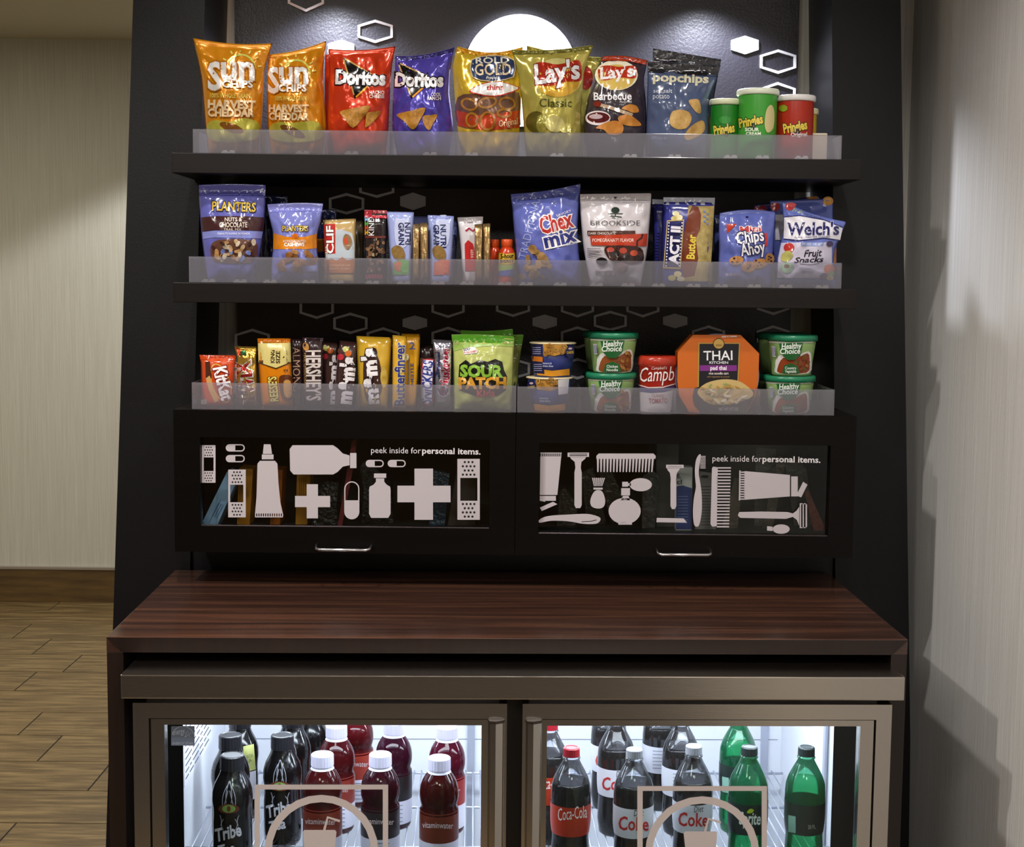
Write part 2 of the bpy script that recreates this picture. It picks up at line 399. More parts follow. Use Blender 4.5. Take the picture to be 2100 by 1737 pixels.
class Printed:
    """a body whose front surface is known: at(px, py, lift) gives the point of the surface seen there"""
    step = 5.5; finish = staticmethod(film); n_print = 0
    def lay(self, bm, m, name='print', parent=None, step=None):
        grid_cut(bm, step or self.step)
        self.n_print += 1; lift = 0.0005 + 0.00022 * self.n_print
        for v in bm.verts: v.co = self.at(v.co.x, v.co.y, lift)
        for f in bm.faces:
            f.normal_update()
        bm.normal_update()
        flip = [f for f in bm.faces if f.normal.dot(f.calc_center_median() - CAM) > 0]
        if flip: bmesh.ops.reverse_faces(bm, faces=flip)
        if isinstance(m, str): m = self.finish(m)
        return obj(name, bm, m, parent or self.root, sub=self.base, smooth=True)
    def t(self, s, x0, y0, x1, y1, h, c, bold=0.015, shear=0.0, out=None, sp=1.0, name='lettering'):
        if out: self.lay(text2d(s, x0, y0, x1, y1, h, bold + out[1], shear, sp), out[0], name + '_outline')
        return self.lay(text2d(s, x0, y0, x1, y1, h, bold, shear, sp), c, name)
    def p(self, pts, c, name='panel', sm=0):
        return self.lay(poly2d(smooth_pts(pts, sm) if sm else pts), c, name)
    def e(self, cx, cy, rx, ry, c, rot=0, name='picture', a0=0, a1=360):
        return self.lay(poly2d(ell_pts(cx, cy, rx, ry, rot, 24, a0, a1)), c, name)
    def r(self, x0, y0, x1, y1, c, name='band'):
        return self.p([(x0, y0), (x1, y0), (x1, y1), (x0, y1)], c, name)
    def ring(self, cx, cy, rx, ry, wd, c, rot=0, a0=0, a1=360, name='ring'):
        full = abs(a1 - a0) >= 360
        return self.lay(ring2d(ell_pts(cx, cy, rx, ry, rot, 28, a0, a1), ell_pts(cx, cy, rx - wd, ry - wd, rot, 28, a0, a1), full), c, name)
    def l(self, pts, wd, c, name='stroke'):
        return self.lay(line2d(pts, wd), c, name)
    def blobs(self, spots, name='picture'):
        for cx, cy, rx, ry, c, *rot in spots: self.e(cx, cy, rx, ry, c, rot[0] if rot else 0, name)

def lerp_poly(pts, t):
    n = len(pts) - 1; f = min(max(t, 0.0), 1.0) * n; i = min(int(f), n - 1); u = f - i
    if t < 0: i, u = 0, t * n
    if t > 1: i, u = n - 1, 1 + (t - 1) * n
    return (pts[i][0] + (pts[i + 1][0] - pts[i][0]) * u, pts[i][1] + (pts[i + 1][1] - pts[i][1]) * u)
def resample(pts, ys):
    out = []
    for f in ys:
        y = pts[0][1] + (pts[-1][1] - pts[0][1]) * f
        for a, b in zip(pts, pts[1:]):
            if (a[1] - y) * (b[1] - y) <= 0 and a[1] != b[1]:
                u = (y - a[1]) / (b[1] - a[1]); out.append((a[0] + (b[0] - a[0]) * u, y)); break
        else: out.append((pts[-1][0], y))
    return out
seed_n = [0]
class Bag(Printed):
    """a filled film bag standing on a shelf; left and right outlines in pixels from the top down (last y comes from the shelf)"""
    def __init__(self, name, label, cat, L, R, Y, z, color, T=0.030, dip=0.0, p=2.6, q=0.8, pt=4.0, crease=0.0035, seal=0.045,
                 group=None, m=None, nx=38, nz=50, finish=None, sealcol=None, sealcrimp=True, topz=0.35):
        seed_n[0] += 1; self.sd = seed_n[0] * 7.31
        self.Y, self.T, self.dip, self.pw, self.q, self.pt, self.cr, self.seal, self.topz = Y, T, dip, p, q, pt, crease, seal, topz
        if finish: self.finish = finish
        fr_n = random.Random(seed_n[0] * 13 + 5); self.folds = []
        if crease >= .003:
            for k in range(11):
                top = k % 2 == 0; a = fr_n.uniform(-.9, .9) + math.pi / 2
                self.folds.append((fr_n.uniform(.05, .95), fr_n.uniform(.03, .30) if top else fr_n.uniform(.55, .97), math.cos(a), math.sin(a), fr_n.uniform(.03, .08), fr_n.uniform(.12, .32), fr_n.choice((-1, 1, 1)) * crease * fr_n.uniform(.35, .9)))
        L, R = list(L), list(R)
        for S in (L, R):
            X = PY(S[-1][0], S[-1][1], Y).x; S[-1] = pix((X, Y, z))
        fr = [k / 12 for k in range(13)]
        self.L, self.R = resample(L, fr), resample(R, fr)
        x0, x1 = PY(*self.L[-1], Y).x, PY(*self.R[-1], Y).x
        self.base = Vector(((x0 + x1) / 2, Y, z))
        bm = bmesh.new()
        F_ = [[None] * (nz + 1) for _ in range(nx + 1)]; B_ = [[None] * (nz + 1) for _ in range(nx + 1)]
        for i in range(nx + 1):
            for j in range(nz + 1):
                s, t = i / nx, j / nz
                px, py = self.st(s, t); b = self.bulge(s, t)
                F_[i][j] = bm.verts.new(PY(px, py, Y - b))
                if i in (0, nx) or j in (0, nz): B_[i][j] = F_[i][j]
                else: B_[i][j] = bm.verts.new(PY(px, py, Y + max(b * .8, 0.0008)))
        for i in range(nx):
            for j in range(nz):
                bm.faces.new((F_[i][j], F_[i][j + 1], F_[i + 1][j + 1], F_[i + 1][j]))
                bm.faces.new((B_[i][j], B_[i + 1][j], B_[i + 1][j + 1], B_[i][j + 1]))
        zmin = min(v.co.z for v in bm.verts)
        for v in bm.verts: v.co.z = max(v.co.z, z)
        bmesh.ops.recalc_face_normals(bm, faces=bm.faces[:])
        self.root = obj(name, bm, m or self.finish(color), sub=self.base, smooth=True)
        self.root.location = self.base
        tag(self.root, label, cat, group)
        if sealcol:
            a, b = self.st(0.006, 0.002), self.st(0.994, 0.002); c, d = self.st(0.994, seal), self.st(0.006, seal)
            n = 10
            top = [self.st(.006 + .988 * k / n, .003) for k in range(n + 1)]; bot = [self.st(.006 + .988 * k / n, seal) for k in range(n + 1)]
            self.p(top + bot[::-1], sealcol, 'seal')
    def st(self, s, t):
        a, b = lerp_poly(self.L, t), lerp_poly(self.R, t)
        x, y = a[0] + (b[0] - a[0]) * s, a[1] + (b[1] - a[1]) * s
        y += self.dip * math.sin(math.pi * min(max(s, 0), 1)) * max(0.0, 1 - t * 3) ** 2
        return x, y
    def inv(self, px, py):
        h = self.L[-1][1] - self.L[0][1]; t = (py - self.L[0][1]) / h; s = .5
        for _ in range(7):
            a, b = lerp_poly(self.L, t), lerp_poly(self.R, t); s = (px - a[0]) / ((b[0] - a[0]) or 1)
            t += (py - self.st(s, t)[1]) / h
        return s, t
    def bulge(self, s, t):
        s = min(max(s, 0.0), 1.0); t = min(max(t, 0.0), 1.0)
        f = max(0.0, 1 - abs(2 * s - 1) ** self.pw) ** self.q
        g = max(0.0, 1 - abs(2 * t - 1) ** self.pt) ** .7
        if t < .5: g *= self.topz + (1 - self.topz) * min(1.0, t / .42)
        if t < self.seal: return 0.0008 + 0.0006 * math.sin(t / self.seal * 18)
        b = self.T * f * g
        e = math.exp(-((t - self.seal) / .16)) + .8 * math.exp(-((1 - t) / .14))
        c = math.sin(s * 23 + self.sd) * .5 + math.sin(s * 11 + self.sd * 2) * .6
        nz = noise.noise((s * 5 + self.sd, t * 6, self.sd)) + .5 * noise.noise((s * 11 - self.sd, t * 12, 3.1))
        rim = min(1.0, min(s, 1 - s) * 9)
        fo = 0.0
        for fs_, ft_, ux, uy, fw_, fl_n, fh in self.folds:
            dx, dy = s - fs_, (t - ft_) * 1.5; d = abs(dx * uy - dy * ux)
            if d < fw_:
                al = abs(dx * ux + dy * uy)
                if al < fl_n: fo += fh * (1 - d / fw_) * (1 - al / fl_n)
        return max(0.0004, b + rim * fo + self.cr * rim * (c * e + 1.3 * nz * min(1, (t - self.seal) * 12)))
    def at(self, px, py, lift):
        s, t = self.inv(px, py)
        return PY(px, py, self.Y - self.bulge(s, t) - lift)

class Bar(Bag):
    """a wrapped bar: a nearly flat packet with square edges"""
    step = 9.0
    def __init__(self, *a, **k):
        k.setdefault('T', 0.010); k.setdefault('p', 6.0); k.setdefault('q', .7); k.setdefault('pt', 8.0); k.setdefault('crease', .0009)
        k.setdefault('nx', 14); k.setdefault('nz', 20); k.setdefault('seal', .05); k.setdefault('topz', .8)
        super().__init__(*a, **k)

class Round(Printed):
    """a lathed body on a vertical axis; profile (py, half width px) from the bottom up, read at the axis depth Y"""
    step = 5.0
    def __init__(self, name, label, cat, cx, prof, Y, z, color=None, group=None, m=None, n=40, finish=None):
        if finish: self.finish = finish
        self.Y = Y; self.cx = PY(cx, prof[0][0], Y).x
        k = Y / F * 1.0
        pr = [(PY(cx, py, Y).z, hw * k) for py, hw in prof]
        dz = z - pr[0][0]
        top = pr[-1][0]; zb = pr[0][0]
        self.pr = [(z + (zz - zb) * (top - z) / (top - zb), r) for zz, r in pr]   # foot put on what carries it, top kept
        self.base = Vector((self.cx, Y, z))
        self.root = obj(name, lathe(self.pr, self.cx, Y, n), m or self.finish(color), sub=self.base, smooth=False)
        self.smooth(self.root); self.root.location = self.base
        tag(self.root, label, cat, group)
    def smooth(self, o):
        me = o.data
        for p in me.polygons: p.use_smooth = len(p.vertices) == 4
    def rad(self, z):
        pr = self.pr
        if z <= pr[0][0]: return pr[0][1]
        for (a, ra), (b, rb) in zip(pr, pr[1:]):
            if a <= z <= b and b > a: return ra + (rb - ra) * (z - a) / (b - a)
        return pr[-1][1]
    def at(self, px, py, lift):
        y = self.Y - self.pr[0][1] * .8
        for _ in range(9):
            P = PY(px, py, y); r = self.rad(P.z) + lift; dx = P.x - self.cx
            if abs(dx) > r * .995: dx = math.copysign(r * .995, dx)
            y = .4 * y + .6 * (self.Y - math.sqrt(max(r * r - dx * dx, 1e-9)))
        P = PY(px, py, y); r = self.rad(P.z) + lift; dx = P.x - self.cx; dx = max(-r * .999, min(r * .999, dx))
        return Vector((self.cx + dx, self.Y - math.sqrt(r * r - dx * dx), P.z))
    def add(self, name, prof_zr, m, n=40):
        o = obj(name, lathe(prof_zr, self.cx, self.Y, n), m, self.root, sub=self.base); self.smooth(o); return o

# ---------------------------------------------------------------- the acrylic trays
def tray(z, tl, tr, dividers, label, y=None, clips=()):
    y = y or YS + .006
    h = PY((tl[0] + tr[0]) / 2, (tl[1] + tr[1]) / 2, y).z
    x0, x1 = PY(tl[0], tl[1], y).x, PY(tr[0], tr[1], y).x
    base = Vector(((x0 + x1) / 2, y, z)); m = ACRYLIC(); tk = .0025; dp = .155
    t = thing('acrylic_tray', base, label, 'tray', 'frosted acrylic shelf trays')
    obj('front_panel', box(x0, x1, y, y + tk, z + .0005, h, .0006), m, t, sub=base)
    for a in (x0, x1 - tk): obj('side_panel', box(a, a + tk, y + tk + .0002, y + dp, z + .0005, h), m, t, sub=base)
    for d in dividers:
        a = PY(d, (tl[1] + tr[1]) / 2, y).x
        obj('divider', box(a - .0011, a + .0011, y + tk + .0002, y + dp - .01, z + .0005, h - .002), m, t, sub=base)
    CL = mat('white_clip', 'e8e2d8', .4)
    for c in clips:
        a = PY(c, 500, y).x; bm = bmesh.new()
        box(a - .013, a + .013, y + .006, y + .016, z + .0006, z + .004, 0, bm); box(a - .010, a - .002, y + .007, y + .015, z + .004, z + .007, 0, bm); box(a + .003, a + .012, y + .007, y + .015, z + .004, z + .007, 0, bm)
        obj('clip', bm, CL, t, sub=base)
    return t
tray(Z1, (395, 261), (1727, 281), (535, 672, 800, 935, 1067, 1197, 1330, 1588), 'frosted acrylic tray holding the chip bags and canisters', clips=(468, 620, 720, 880, 965, 1140, 1290, 1380, 1495, 1560, 1640))
tray(Z2, (387, 524), (1727, 541), (527, 664, 735, 795, 870, 940, 1058, 1191, 1336, 1462, 1588), 'frosted acrylic tray holding nut pouches and snack bars', clips=(425, 490, 552, 632, 690, 763, 827, 898, 958, 1035, 1080, 1150, 1225, 1290, 1353, 1425, 1482, 1550, 1615, 1690))

# ---------------------------------------------------------------- top shelf
YF = YS + .058         # row just behind the tray front
G1 = 'chip bags on the top shelf'
W = 'dcd8d4'
# two orange bags
def sun(b, dx, pts):
    S, U, CH, WG, HV, CD = pts
    b.ring(*b.sun, 4, 'c9c45a', a0=-150, a1=70, name='sun_arc')
    for a in (-150, -120, -92, -62, -35, -8):
        r = math.radians(a); cx, cy, rr, _ = b.sun[0], b.sun[1], b.sun[2], 0
        b.l([(cx + (rr + 4) * math.cos(r), cy + (rr + 4) * math.sin(r)), (cx + (rr + 11) * math.cos(r), cy + (rr + 11) * math.sin(r))], 3, 'e8d870', 'sun_ray')
    b.t('S', *S, W, .03, out=('a8640e', .035)); b.t('un', *U, W, .03, out=('a8640e', .035)); b.t('CHIPS', *CH, W, .03, out=('a8640e', .04))
    b.t('100% WHOLE GRAIN', *WG, 'd8c860', .01); b.t('HARVEST', *HV, 'e6c79a', .05); b.t('CHEDDAR', *CD, 'e6c79a', .05)
OR = 'c47c10'
b = Bag('chip_bag', 'orange chip bag with white script lettering, beside the black side panel', 'chip bag',
        [(396, 78), (407, 130), (413, 165), (417, 215), (421, 260), (428, 300)], [(559, 89), (542, 140), (540, 190), (538, 230), (536, 260), (528, 300)], YF, Z1, OR, .036, 6, finish=shiny, crease=.005, group=G1)
b.sun = (494, 141, 31, 31)
sun(b, 0, ((428, 183, 453, 183, 55), (455, 163, 520, 163, 34), (456, 179, 518, 179, 14), (431, 200, 513, 201, 9), (427, 221, 523, 223, 16), (427, 238, 520, 239, 15)))
b.p([(424, 258), (440, 246), (470, 250), (500, 242), (528, 250), (532, 262), (524, 285), (470, 292), (430, 285)], 'a8a03a', 'field_picture', 4)
b.e(475, 262, 26, 9, '7a4a1c', 20)
b = Bag('chip_bag', 'orange chip bag with white script lettering, pressed against the red chip bag', 'chip bag',
        [(551, 112), (549, 140), (548, 180), (548, 230), (549, 262), (556, 300)], [(669, 84), (662, 148), (664, 190), (667, 230), (669, 262), (660, 300)], YF + .012, Z1, OR, .036, 5, finish=shiny, crease=.005, group=G1)
b.sun = (608, 150, 29, 29)
sun(b, 121, ((551, 189, 572, 189, 50), (574, 171, 630, 171, 32), (572, 187, 628, 187, 14), (565, 206, 628, 206, 9), (552, 229, 632, 229, 14), (552, 245, 632, 246, 14)))
b.p([(552, 262), (570, 250), (600, 252), (640, 248), (660, 258), (656, 285), (600, 292), (560, 285)], 'a8a03a', 'field_picture', 4)
b.e(600, 270, 28, 9, '6a4018', 25)
# red and blue bags with the black triangle
def trichip(b, tri, word, fl1, fl2, chips, hi):
    b.p(tri, '0c0a0c', 'triangle')
    (ax, ay), (bx, by), (cx, cy) = tri
    b.l([(ax + 4, ay + 3), (bx - 8, by - 3)], 3, hi); b.l([(ax + 2, ay + 6), (cx - 1, cy - 8)], 3, hi); b.l([(bx - 4, by + 3), (cx + 3, cy - 4)], 3.5, 'f0a030')
    b.t('Doritos', *word, 'f2eef0', .045, out=('1a1014', .06))
    b.t(fl1[0], *fl1[1:], 'f4e8e0', .02); b.t(fl2[0], *fl2[1:], 'f4e8e0', .02)
    for c in chips: b.p(c, mat('tortilla_print', 'c08828', .5, vary=('7a4a10', 160, 2.0)), 'chip_picture', 3)
b = Bag('chip_bag', 'red chip bag peeking out behind the bright red one', 'chip bag', [(667, 112), (666, 180), (666, 300)], [(790, 112), (790, 180), (790, 300)], YF + .085, Z1, '8e2412', .03, 4, group=G1)
b = Bag('chip_bag', 'bright red chip bag with black triangle and two tortilla chips', 'chip bag',
        [(673, 100), (676, 140), (673, 180), (672, 230), (672, 262), (680, 300)], [(811, 95), (803, 140), (800, 190), (798, 230), (797, 262), (790, 300)], YF, Z1, 'c03414', .034, 5, finish=shiny, crease=.005, group=G1)
trichip(b, [(703, 117), (775, 158), (727, 203)], (689, 171, 789, 174, 27), ('NACHO', 757, 193, 788, 193, 7), ('CHEESE', 757, 201, 788, 201, 7),
        [[(697, 229), (725, 222), (759, 217), (745, 240), (724, 262), (708, 245)], [(752, 232), (765, 229), (781, 228), (770, 245), (750, 262), (750, 248)]], 'c8a060')
b = Bag('chip_bag', 'violet blue chip bag with black triangle and two tortilla chips', 'chip bag',
        [(811, 115), (810, 150), (806, 190), (805, 230), (804, 262), (815, 300)], [(932, 97), (922, 150), (921, 190), (926, 230), (930, 262), (920, 300)], YF + .010, Z1, '4a3f9e', .034, 6, finish=shiny, crease=.005, group=G1, sealcol='2c2860')
trichip(b, [(816, 127), (889, 161), (843, 203)], (811, 176, 908, 177, 26), ('COOL', 884, 197, 904, 197, 7), ('RANCH', 876, 205, 904, 205, 7),
        [[(813, 235), (842, 227), (872, 221), (862, 245), (847, 266), (828, 248)], [(868, 238), (882, 236), (897, 235), (889, 252), (879, 267), (868, 252)]], 'c8a060')
# yellow pretzel bag
b = Bag('pretzel_bag', 'yellow pretzel bag with navy badge and pretzel window', 'snack bag',
        [(938, 95), (927, 130), (931, 174), (934, 220), (938, 262), (948, 300)], [(1072, 96), (1072, 130), (1070, 174), (1068, 220), (1066, 262), (1058, 300)], YF + .016, Z1, 'c9a52c', .036, 12, finish=shiny, crease=.005, group=G1, sealcol='c88410')
b.p([(938, 200), (985, 192), (1030, 194), (1064, 190), (1066, 235), (1062, 262), (1000, 262), (940, 258)], '6b4a38', 'window', 3)
b.p([(936, 226), (975, 236), (1010, 234), (1066, 226), (1066, 262), (1000, 268), (938, 258)], 'b23c14', 'band')
for cx, cy, rx, ry, ro_ in ((962, 214, 18, 13, 20), (1000, 210, 20, 12, -15), (1040, 212, 18, 14, 10), (1000, 248, 17, 20, 5), (968, 246, 14, 16, -10), (1034, 232, 16, 10, 0)):
    b.ring(cx, cy, rx, ry, 4.5, mat('pretzel_print', 'b07a24', .35, vary=('7a4812', 120, 1.5)), ro_, name='pretzel_picture')
b.p([(962, 186), (990, 171), (1020, 167), (1045, 172), (1066, 181), (1040, 193), (1010, 198), (980, 194)], 'c02c20', 'ribbon_edge', 4)
b.p([(965, 185), (992, 172), (1020, 168), (1044, 173), (1063, 181), (1038, 191), (1010, 196), (982, 192)], 'ece8e6', 'ribbon', 4)
b.t('thins', 998, 185, 1032, 184, 11, 'c03028', .02)
oc = [(963, 140), (966, 122), (985, 115), (1012, 112), (1040, 115), (1056, 123), (1058, 142), (1054, 158), (1036, 164), (1010, 168), (984, 165), (968, 158)]
b.p(oc, 'd8c49a', 'badge_edge'); b.p([(1010 + (x - 1010) * .95, 140 + (y - 140) * .93) for x, y in oc], '2c3a5e', 'badge')
b.t('ROLD', 976, 130, 1044, 129, 12, 'efe9da', .02); b.t('GOLD', 974, 154, 1048, 153, 23, 'efd9b4', .015); b.t('Pretzels', 997, 162, 1022, 162, 6, 'e8e4dc', .01, .2)
b.t('Original', 1024, 260, 1063, 254, 13, 'e0b890', .01, .15)
# pale green potato chip bags
LG = 'b0a44c'
b = Bag('chip_bag', 'olive green chip bag behind the large one with the red banner', 'chip bag',
        [(1080, 93), (1082, 140), (1086, 300)], [(1236, 118), (1210, 178), (1206, 300)], YF + .085, Z1, LG, .03, 5, finish=shiny, crease=.005, group=G1, sealcol='7c7430')
b.e(1202, 160, 14, 24, 'a82818')
b = Bag('chip_bag', 'large olive green chip bag with red banner and potato slices', 'chip bag',
        [(1049, 102), (1062, 150), (1068, 190), (1072, 230), (1075, 268), (1080, 300)], [(1217, 92), (1197, 148), (1194, 190), (1192, 230), (1192, 268), (1188, 300)], YF - .006, Z1, LG, .036, 5, finish=shiny, crease=.005, group=G1, sealcol='6e6a28')
b.e(1144, 159, 50, 40, 'd8cf86', name='glow'); b.e(1144, 166, 45, 33, 'd9a93a', name='sun_disc')
b.p([(1095, 135), (1112, 127), (1140, 132), (1165, 128), (1188, 124), (1193, 150), (1190, 166), (1160, 168), (1130, 176), (1101, 172)], 'b02c18', 'banner', 4)
b.t("Lay's", 1099, 172, 1189, 160, 40, 'f4f1f2', .03, .08, out=('7a1c14', .03))
b.t('Classic', 1106, 219, 1173, 219, 17, '3c4416', .0)
b.e(1099, 250, 21, 22, '5c5216', 20); b.e(1112, 252, 12, 20, '8c8434', 10); b.e(1138, 254, 20, 17, 'cfc47c', 15); b.e(1160, 262, 12, 10, 'c4b868', -20)
b = Bag('chip_bag', 'black barbecue chip bag with red banner, sauce bowl and chips', 'chip bag',
        [(1236, 115), (1220, 163), (1205, 200), (1198, 232), (1196, 268), (1204, 300)], [(1328, 124), (1320, 163), (1324, 200), (1326, 232), (1326, 268), (1318, 300)], YF + .012, Z1, '352c34', .034, -5, group=G1, sealcol='b03818')
b.e(1264, 154, 44, 31, 'f2ead0', name='glow'); b.e(1264, 158, 38, 26, 'd8b860', name='sun_disc')
b.p([(1227, 140), (1245, 134), (1270, 137), (1302, 135), (1305, 152), (1300, 161), (1270, 159), (1240, 165), (1229, 160)], 'b83018', 'banner', 4)
b.t("Lay's", 1232, 162, 1299, 156, 24, 'f6f2f2', .03, .08)
b.t('Barbecue', 1218, 205, 1295, 204, 15, 'efeaf0', .02); b.t('Flavored', 1271, 211, 1295, 211, 5, 'd8d0d8', .0)
b.e(1226, 242, 26, 15, 'e8dce0'); b.e(1227, 241, 23, 11, '5a1a1e'); b.e(1222, 239, 14, 5, 'c8b0b8')
b.l([(1226, 214), (1250, 220), (1297, 236)], 7, 'b09478', 'brush_picture'); b.e(1225, 213, 8, 6, '7a2018')
for pts in ([(1275, 222), (1290, 214), (1305, 217), (1310, 229), (1298, 231), (1285, 226)], [(1268, 240), (1285, 235), (1302, 242), (1315, 257), (1290, 258), (1272, 252)], [(1222, 262), (1245, 250), (1266, 248), (1278, 258), (1274, 274), (1250, 276), (1238, 266)]):
    b.p(pts, mat('crisp_print', 'd09038', .5, vary=('b4641c', 90, 1.5)), 'chip_picture', 4)
# blue popped chip bags with dark header
def header(b, c):
    n = 10; top = [b.st(.005 + .99 * k / n, .003) for k in range(n + 1)]; bot = [b.st(.005 + .99 * k / n, .118) for k in range(n + 1)]
    b.p(top + bot[::-1], c, 'header')
b = Bag('chip_bag', 'dark blue chip bag with black header, behind its twin', 'chip bag', [(1339, 99), (1338, 160), (1338, 300)], [(1479, 122), (1464, 200), (1460, 300)], YF + .085, Z1, '2a3046', .03, 0, group=G1, seal=.11)
header(b, '17161c')
b = Bag('chip_bag', 'slate blue chip bag with black header and cream lettering, beside the green canister', 'chip bag',
        [(1328, 124), (1328, 159), (1327, 200), (1326, 240), (1325, 278), (1332, 300)], [(1478, 134), (1472, 156), (1454, 195), (1451, 235), (1453, 278), (1446, 300)], YF, Z1, '4c5878', .032, 0, group=G1, seal=.11)
header(b, '1b1a20')
b.t('popchips', 1340, 166, 1452, 170, 17, 'd8d2b4', .035); b.t('sea salt', 1340, 190, 1379, 190, 8, 'd6d8e4', .0); b.t('potato', 1339, 202, 1373, 202, 8, 'd6d8e4', .0)
CP = mat('popped_chip_print', 'd0b06a', .5, vary=('b07a34', 110, 1.6))
b.p([(1374, 240), (1380, 228), (1398, 225), (1414, 231), (1418, 246), (1408, 262), (1390, 265), (1375, 256)], CP, 'chip_picture', 4)
b.p([(1412, 207), (1424, 203), (1434, 206), (1438, 228), (1433, 233), (1422, 224)], CP, 'chip_picture', 3)
b.p([(1404, 276), (1418, 258), (1438, 247), (1445, 254), (1442, 272), (1414, 287), (1405, 284)], CP, 'chip_picture', 3)
b.t('50% less fat', 1336, 285, 1368, 286, 6, 'a8b0c4', .0)
# canisters
def canister(cx, hw, top, Y, color, lidc, label, bot=322):
    c = Round('chip_canister', label, 'canister', cx, [(bot, hw - 1), (bot - 3, hw), (top + 14, hw), (top + 11, hw)], Y, Z1, color, group='snack canisters on the top shelf', finish=lambda h: mat('canister_print_' + h, h, .3, spec=.5))
    zt = c.pr[-1][0]; r = c.pr[-1][1]; k = r / hw
    c.add('lid', [(zt - .003, r + .0015), (zt - .001, r + .0035), (zt + .006, r + .0035), (zt + .0085, r + .002), (zt + .0085, r - .002), (zt + .006, r - .003)], plastic(lidc, .35))
    return c
c = canister(1485, 29, 203, YF + .012, '1f7a22', 'd8dcb8', 'short green chip canister beside the blue chip bag')
c.t('Pringles', 1465, 277, 1507, 270, 18, 'e2c84a', .04, .1, out=('14280c', .06))
c.e(1487, 246, 13, 8, '2a8a2c')
c = canister(1551, 39, 183, YF - .004, '3f9a34', 'e4e8d4', 'tall bright green chip canister, the tallest on the shelf')
c.t('Pringles', 1517, 262, 1565, 252, 18, 'e2c84a', .04, .1, out=('14280c', .06))
c.t('SOUR', 1528, 269, 1556, 269, 7, 'eef2e0', .03); c.t('CREAM', 1530, 277, 1560, 277, 6, 'eef2e0', .03)
c.p([(1572, 225), (1582, 215), (1588, 230), (1586, 262), (1574, 272), (1568, 255)], 'cfc08a', 'onion_picture', 3)
c.t('NET WT', 1534, 296, 1570, 298, 5, '1c4a18', .0)
c = canister(1627, 38, 196, YF + .006, 'a82814', 'e6e2e0', 'red chip canister next to the green ones')
c.t('Pringles', 1608, 273, 1656, 264, 18, 'e2c84a', .04, .1, out=('2c0c08', .06)); c.t('Original', 1622, 280, 1655, 279, 8, 'f0ece8', .02)
c.e(1606, 222, 9, 7, '8a9a20', name='badge')
canister(1648, 24, 222, YF + .09, 'b89a2c', 'd8d0a8', 'yellow canister tucked behind the red one')
cb = box(PY(1658, 300, YF + .05).x, PY(1690, 300, YF + .05).x, YF + .02, YF + .08, Z1 + .0005, PY(1670, 273, YF + .02).z, .002)
cbx = Vector((PY(1674, 300, YF + .05).x, YF + .05, Z1)); o = obj('snack_carton', cb, paper('d8c8b0'), sub=cbx); o.location = cbx
tag(o, 'small cream carton at the end of the chip shelf', 'carton')

# round white sign on the back board, lettered around its rim
sy = YB - .008
class Flat(Printed):
    finish = staticmethod(paper); step = 400.0
    def __init__(self, root, base, y): self.root, self.base, self.y = root, Vector(base), y
    def at(self, px, py, lift): return PY(px, py, self.y - lift)
sb = PY(1067, 145, YB); sb.y = YB
sg = thing('round_sign', sb, 'round white sign with lettered rim on the honeycomb board', 'sign')
obj('disc', prism([(p.x, p.z) for p in (PY(x, y, YB - .012) for x, y in ell_pts(1067, 145, 115, 115, 0, 64))], YB - .018, YB - .0065), mat('white_sign', 'e4e3e8', .5), sg, sub=sb)
fs = Flat(sg, sb, YB - .018)
fs.ring(1067, 145, 99, 99, 1.2, '8a8690')
for ch, a in zip('CHIPSSNACKSSUNDRIES', (-84, -76, -69, -61, -53, -34.5, -26.5, -18.5, -10.5, -2.5, 5.5, 23.5, 31.5, 39.5, 47.5, 55.5, 62, 68, 76)):
    r = math.radians(a); cx, cy = 1067 + 82 * math.sin(r), 145 - 82 * math.cos(r); ux, uy = math.cos(r), math.sin(r); hw_ = 1.2 if ch == 'I' else 4.5
    fs.t(ch, cx - ux * hw_, cy - uy * hw_, cx + ux * hw_, cy + uy * hw_, 12, '9a96a0', -.01)

# ================================================================ middle shelf
G2 = 'pouches and bars on the middle shelf'
NUT = lambda c: mat('nut_print_' + c, c, .4, vary=('6a4420', 130, 1.3))
b = Bag('nut_pouch', 'dark navy pouch standing behind the lavender cashew pouch', 'pouch', [(530, 397), (532, 480), (535, 570)], [(590, 401), (589, 480), (588, 570)], YF + .08, Z2, '1e2240', .012, 0, group=G2)
b = Bag('nut_pouch', 'tall blue nut pouch with brown band and gold lettering', 'pouch',
        [(407, 379), (409, 420), (411, 455), (414, 490), (418, 522), (426, 570)], [(545, 379), (544, 420), (542, 455), (538, 490), (533, 522), (520, 570)], YF, Z2, '5a5aa2', .030, -2, p=2.4, pt=5, group=G2, sealcol='6464b4', seal=.11)
b.p([(412, 446), (440, 443), (500, 443), (542, 446), (539, 474), (500, 472), (440, 472), (415, 475)], '3c1e20', 'band', 0)
b.p([(415, 476), (440, 473), (500, 473), (539, 475), (536, 489), (440, 487), (416, 490)], '7d84c4', 'band')
b.t('PLANTERS', 435, 431, 524, 434, 18, 'c8a83c', .02, out=('1c1830', .07))
b.t('NUTS &', 461, 454, 496, 454, 8, 'd8c8b8', .02); b.t('CHOCOLATE', 450, 466, 507, 466, 10, 'e0d0c0', .02); b.t('TRAIL MIX', 459, 473, 495, 473, 5, 'd8c8b8', .0)
b.t('PEANUTS RAISINS ALMONDS', 446, 481, 512, 481, 4, 'e8e8f4', .0)
b.p([(432, 506), (445, 493), (480, 490), (515, 493), (529, 506), (522, 535), (480, 540), (438, 535)], '5c3a2c', 'picture', 4)
rr = random.Random(3)
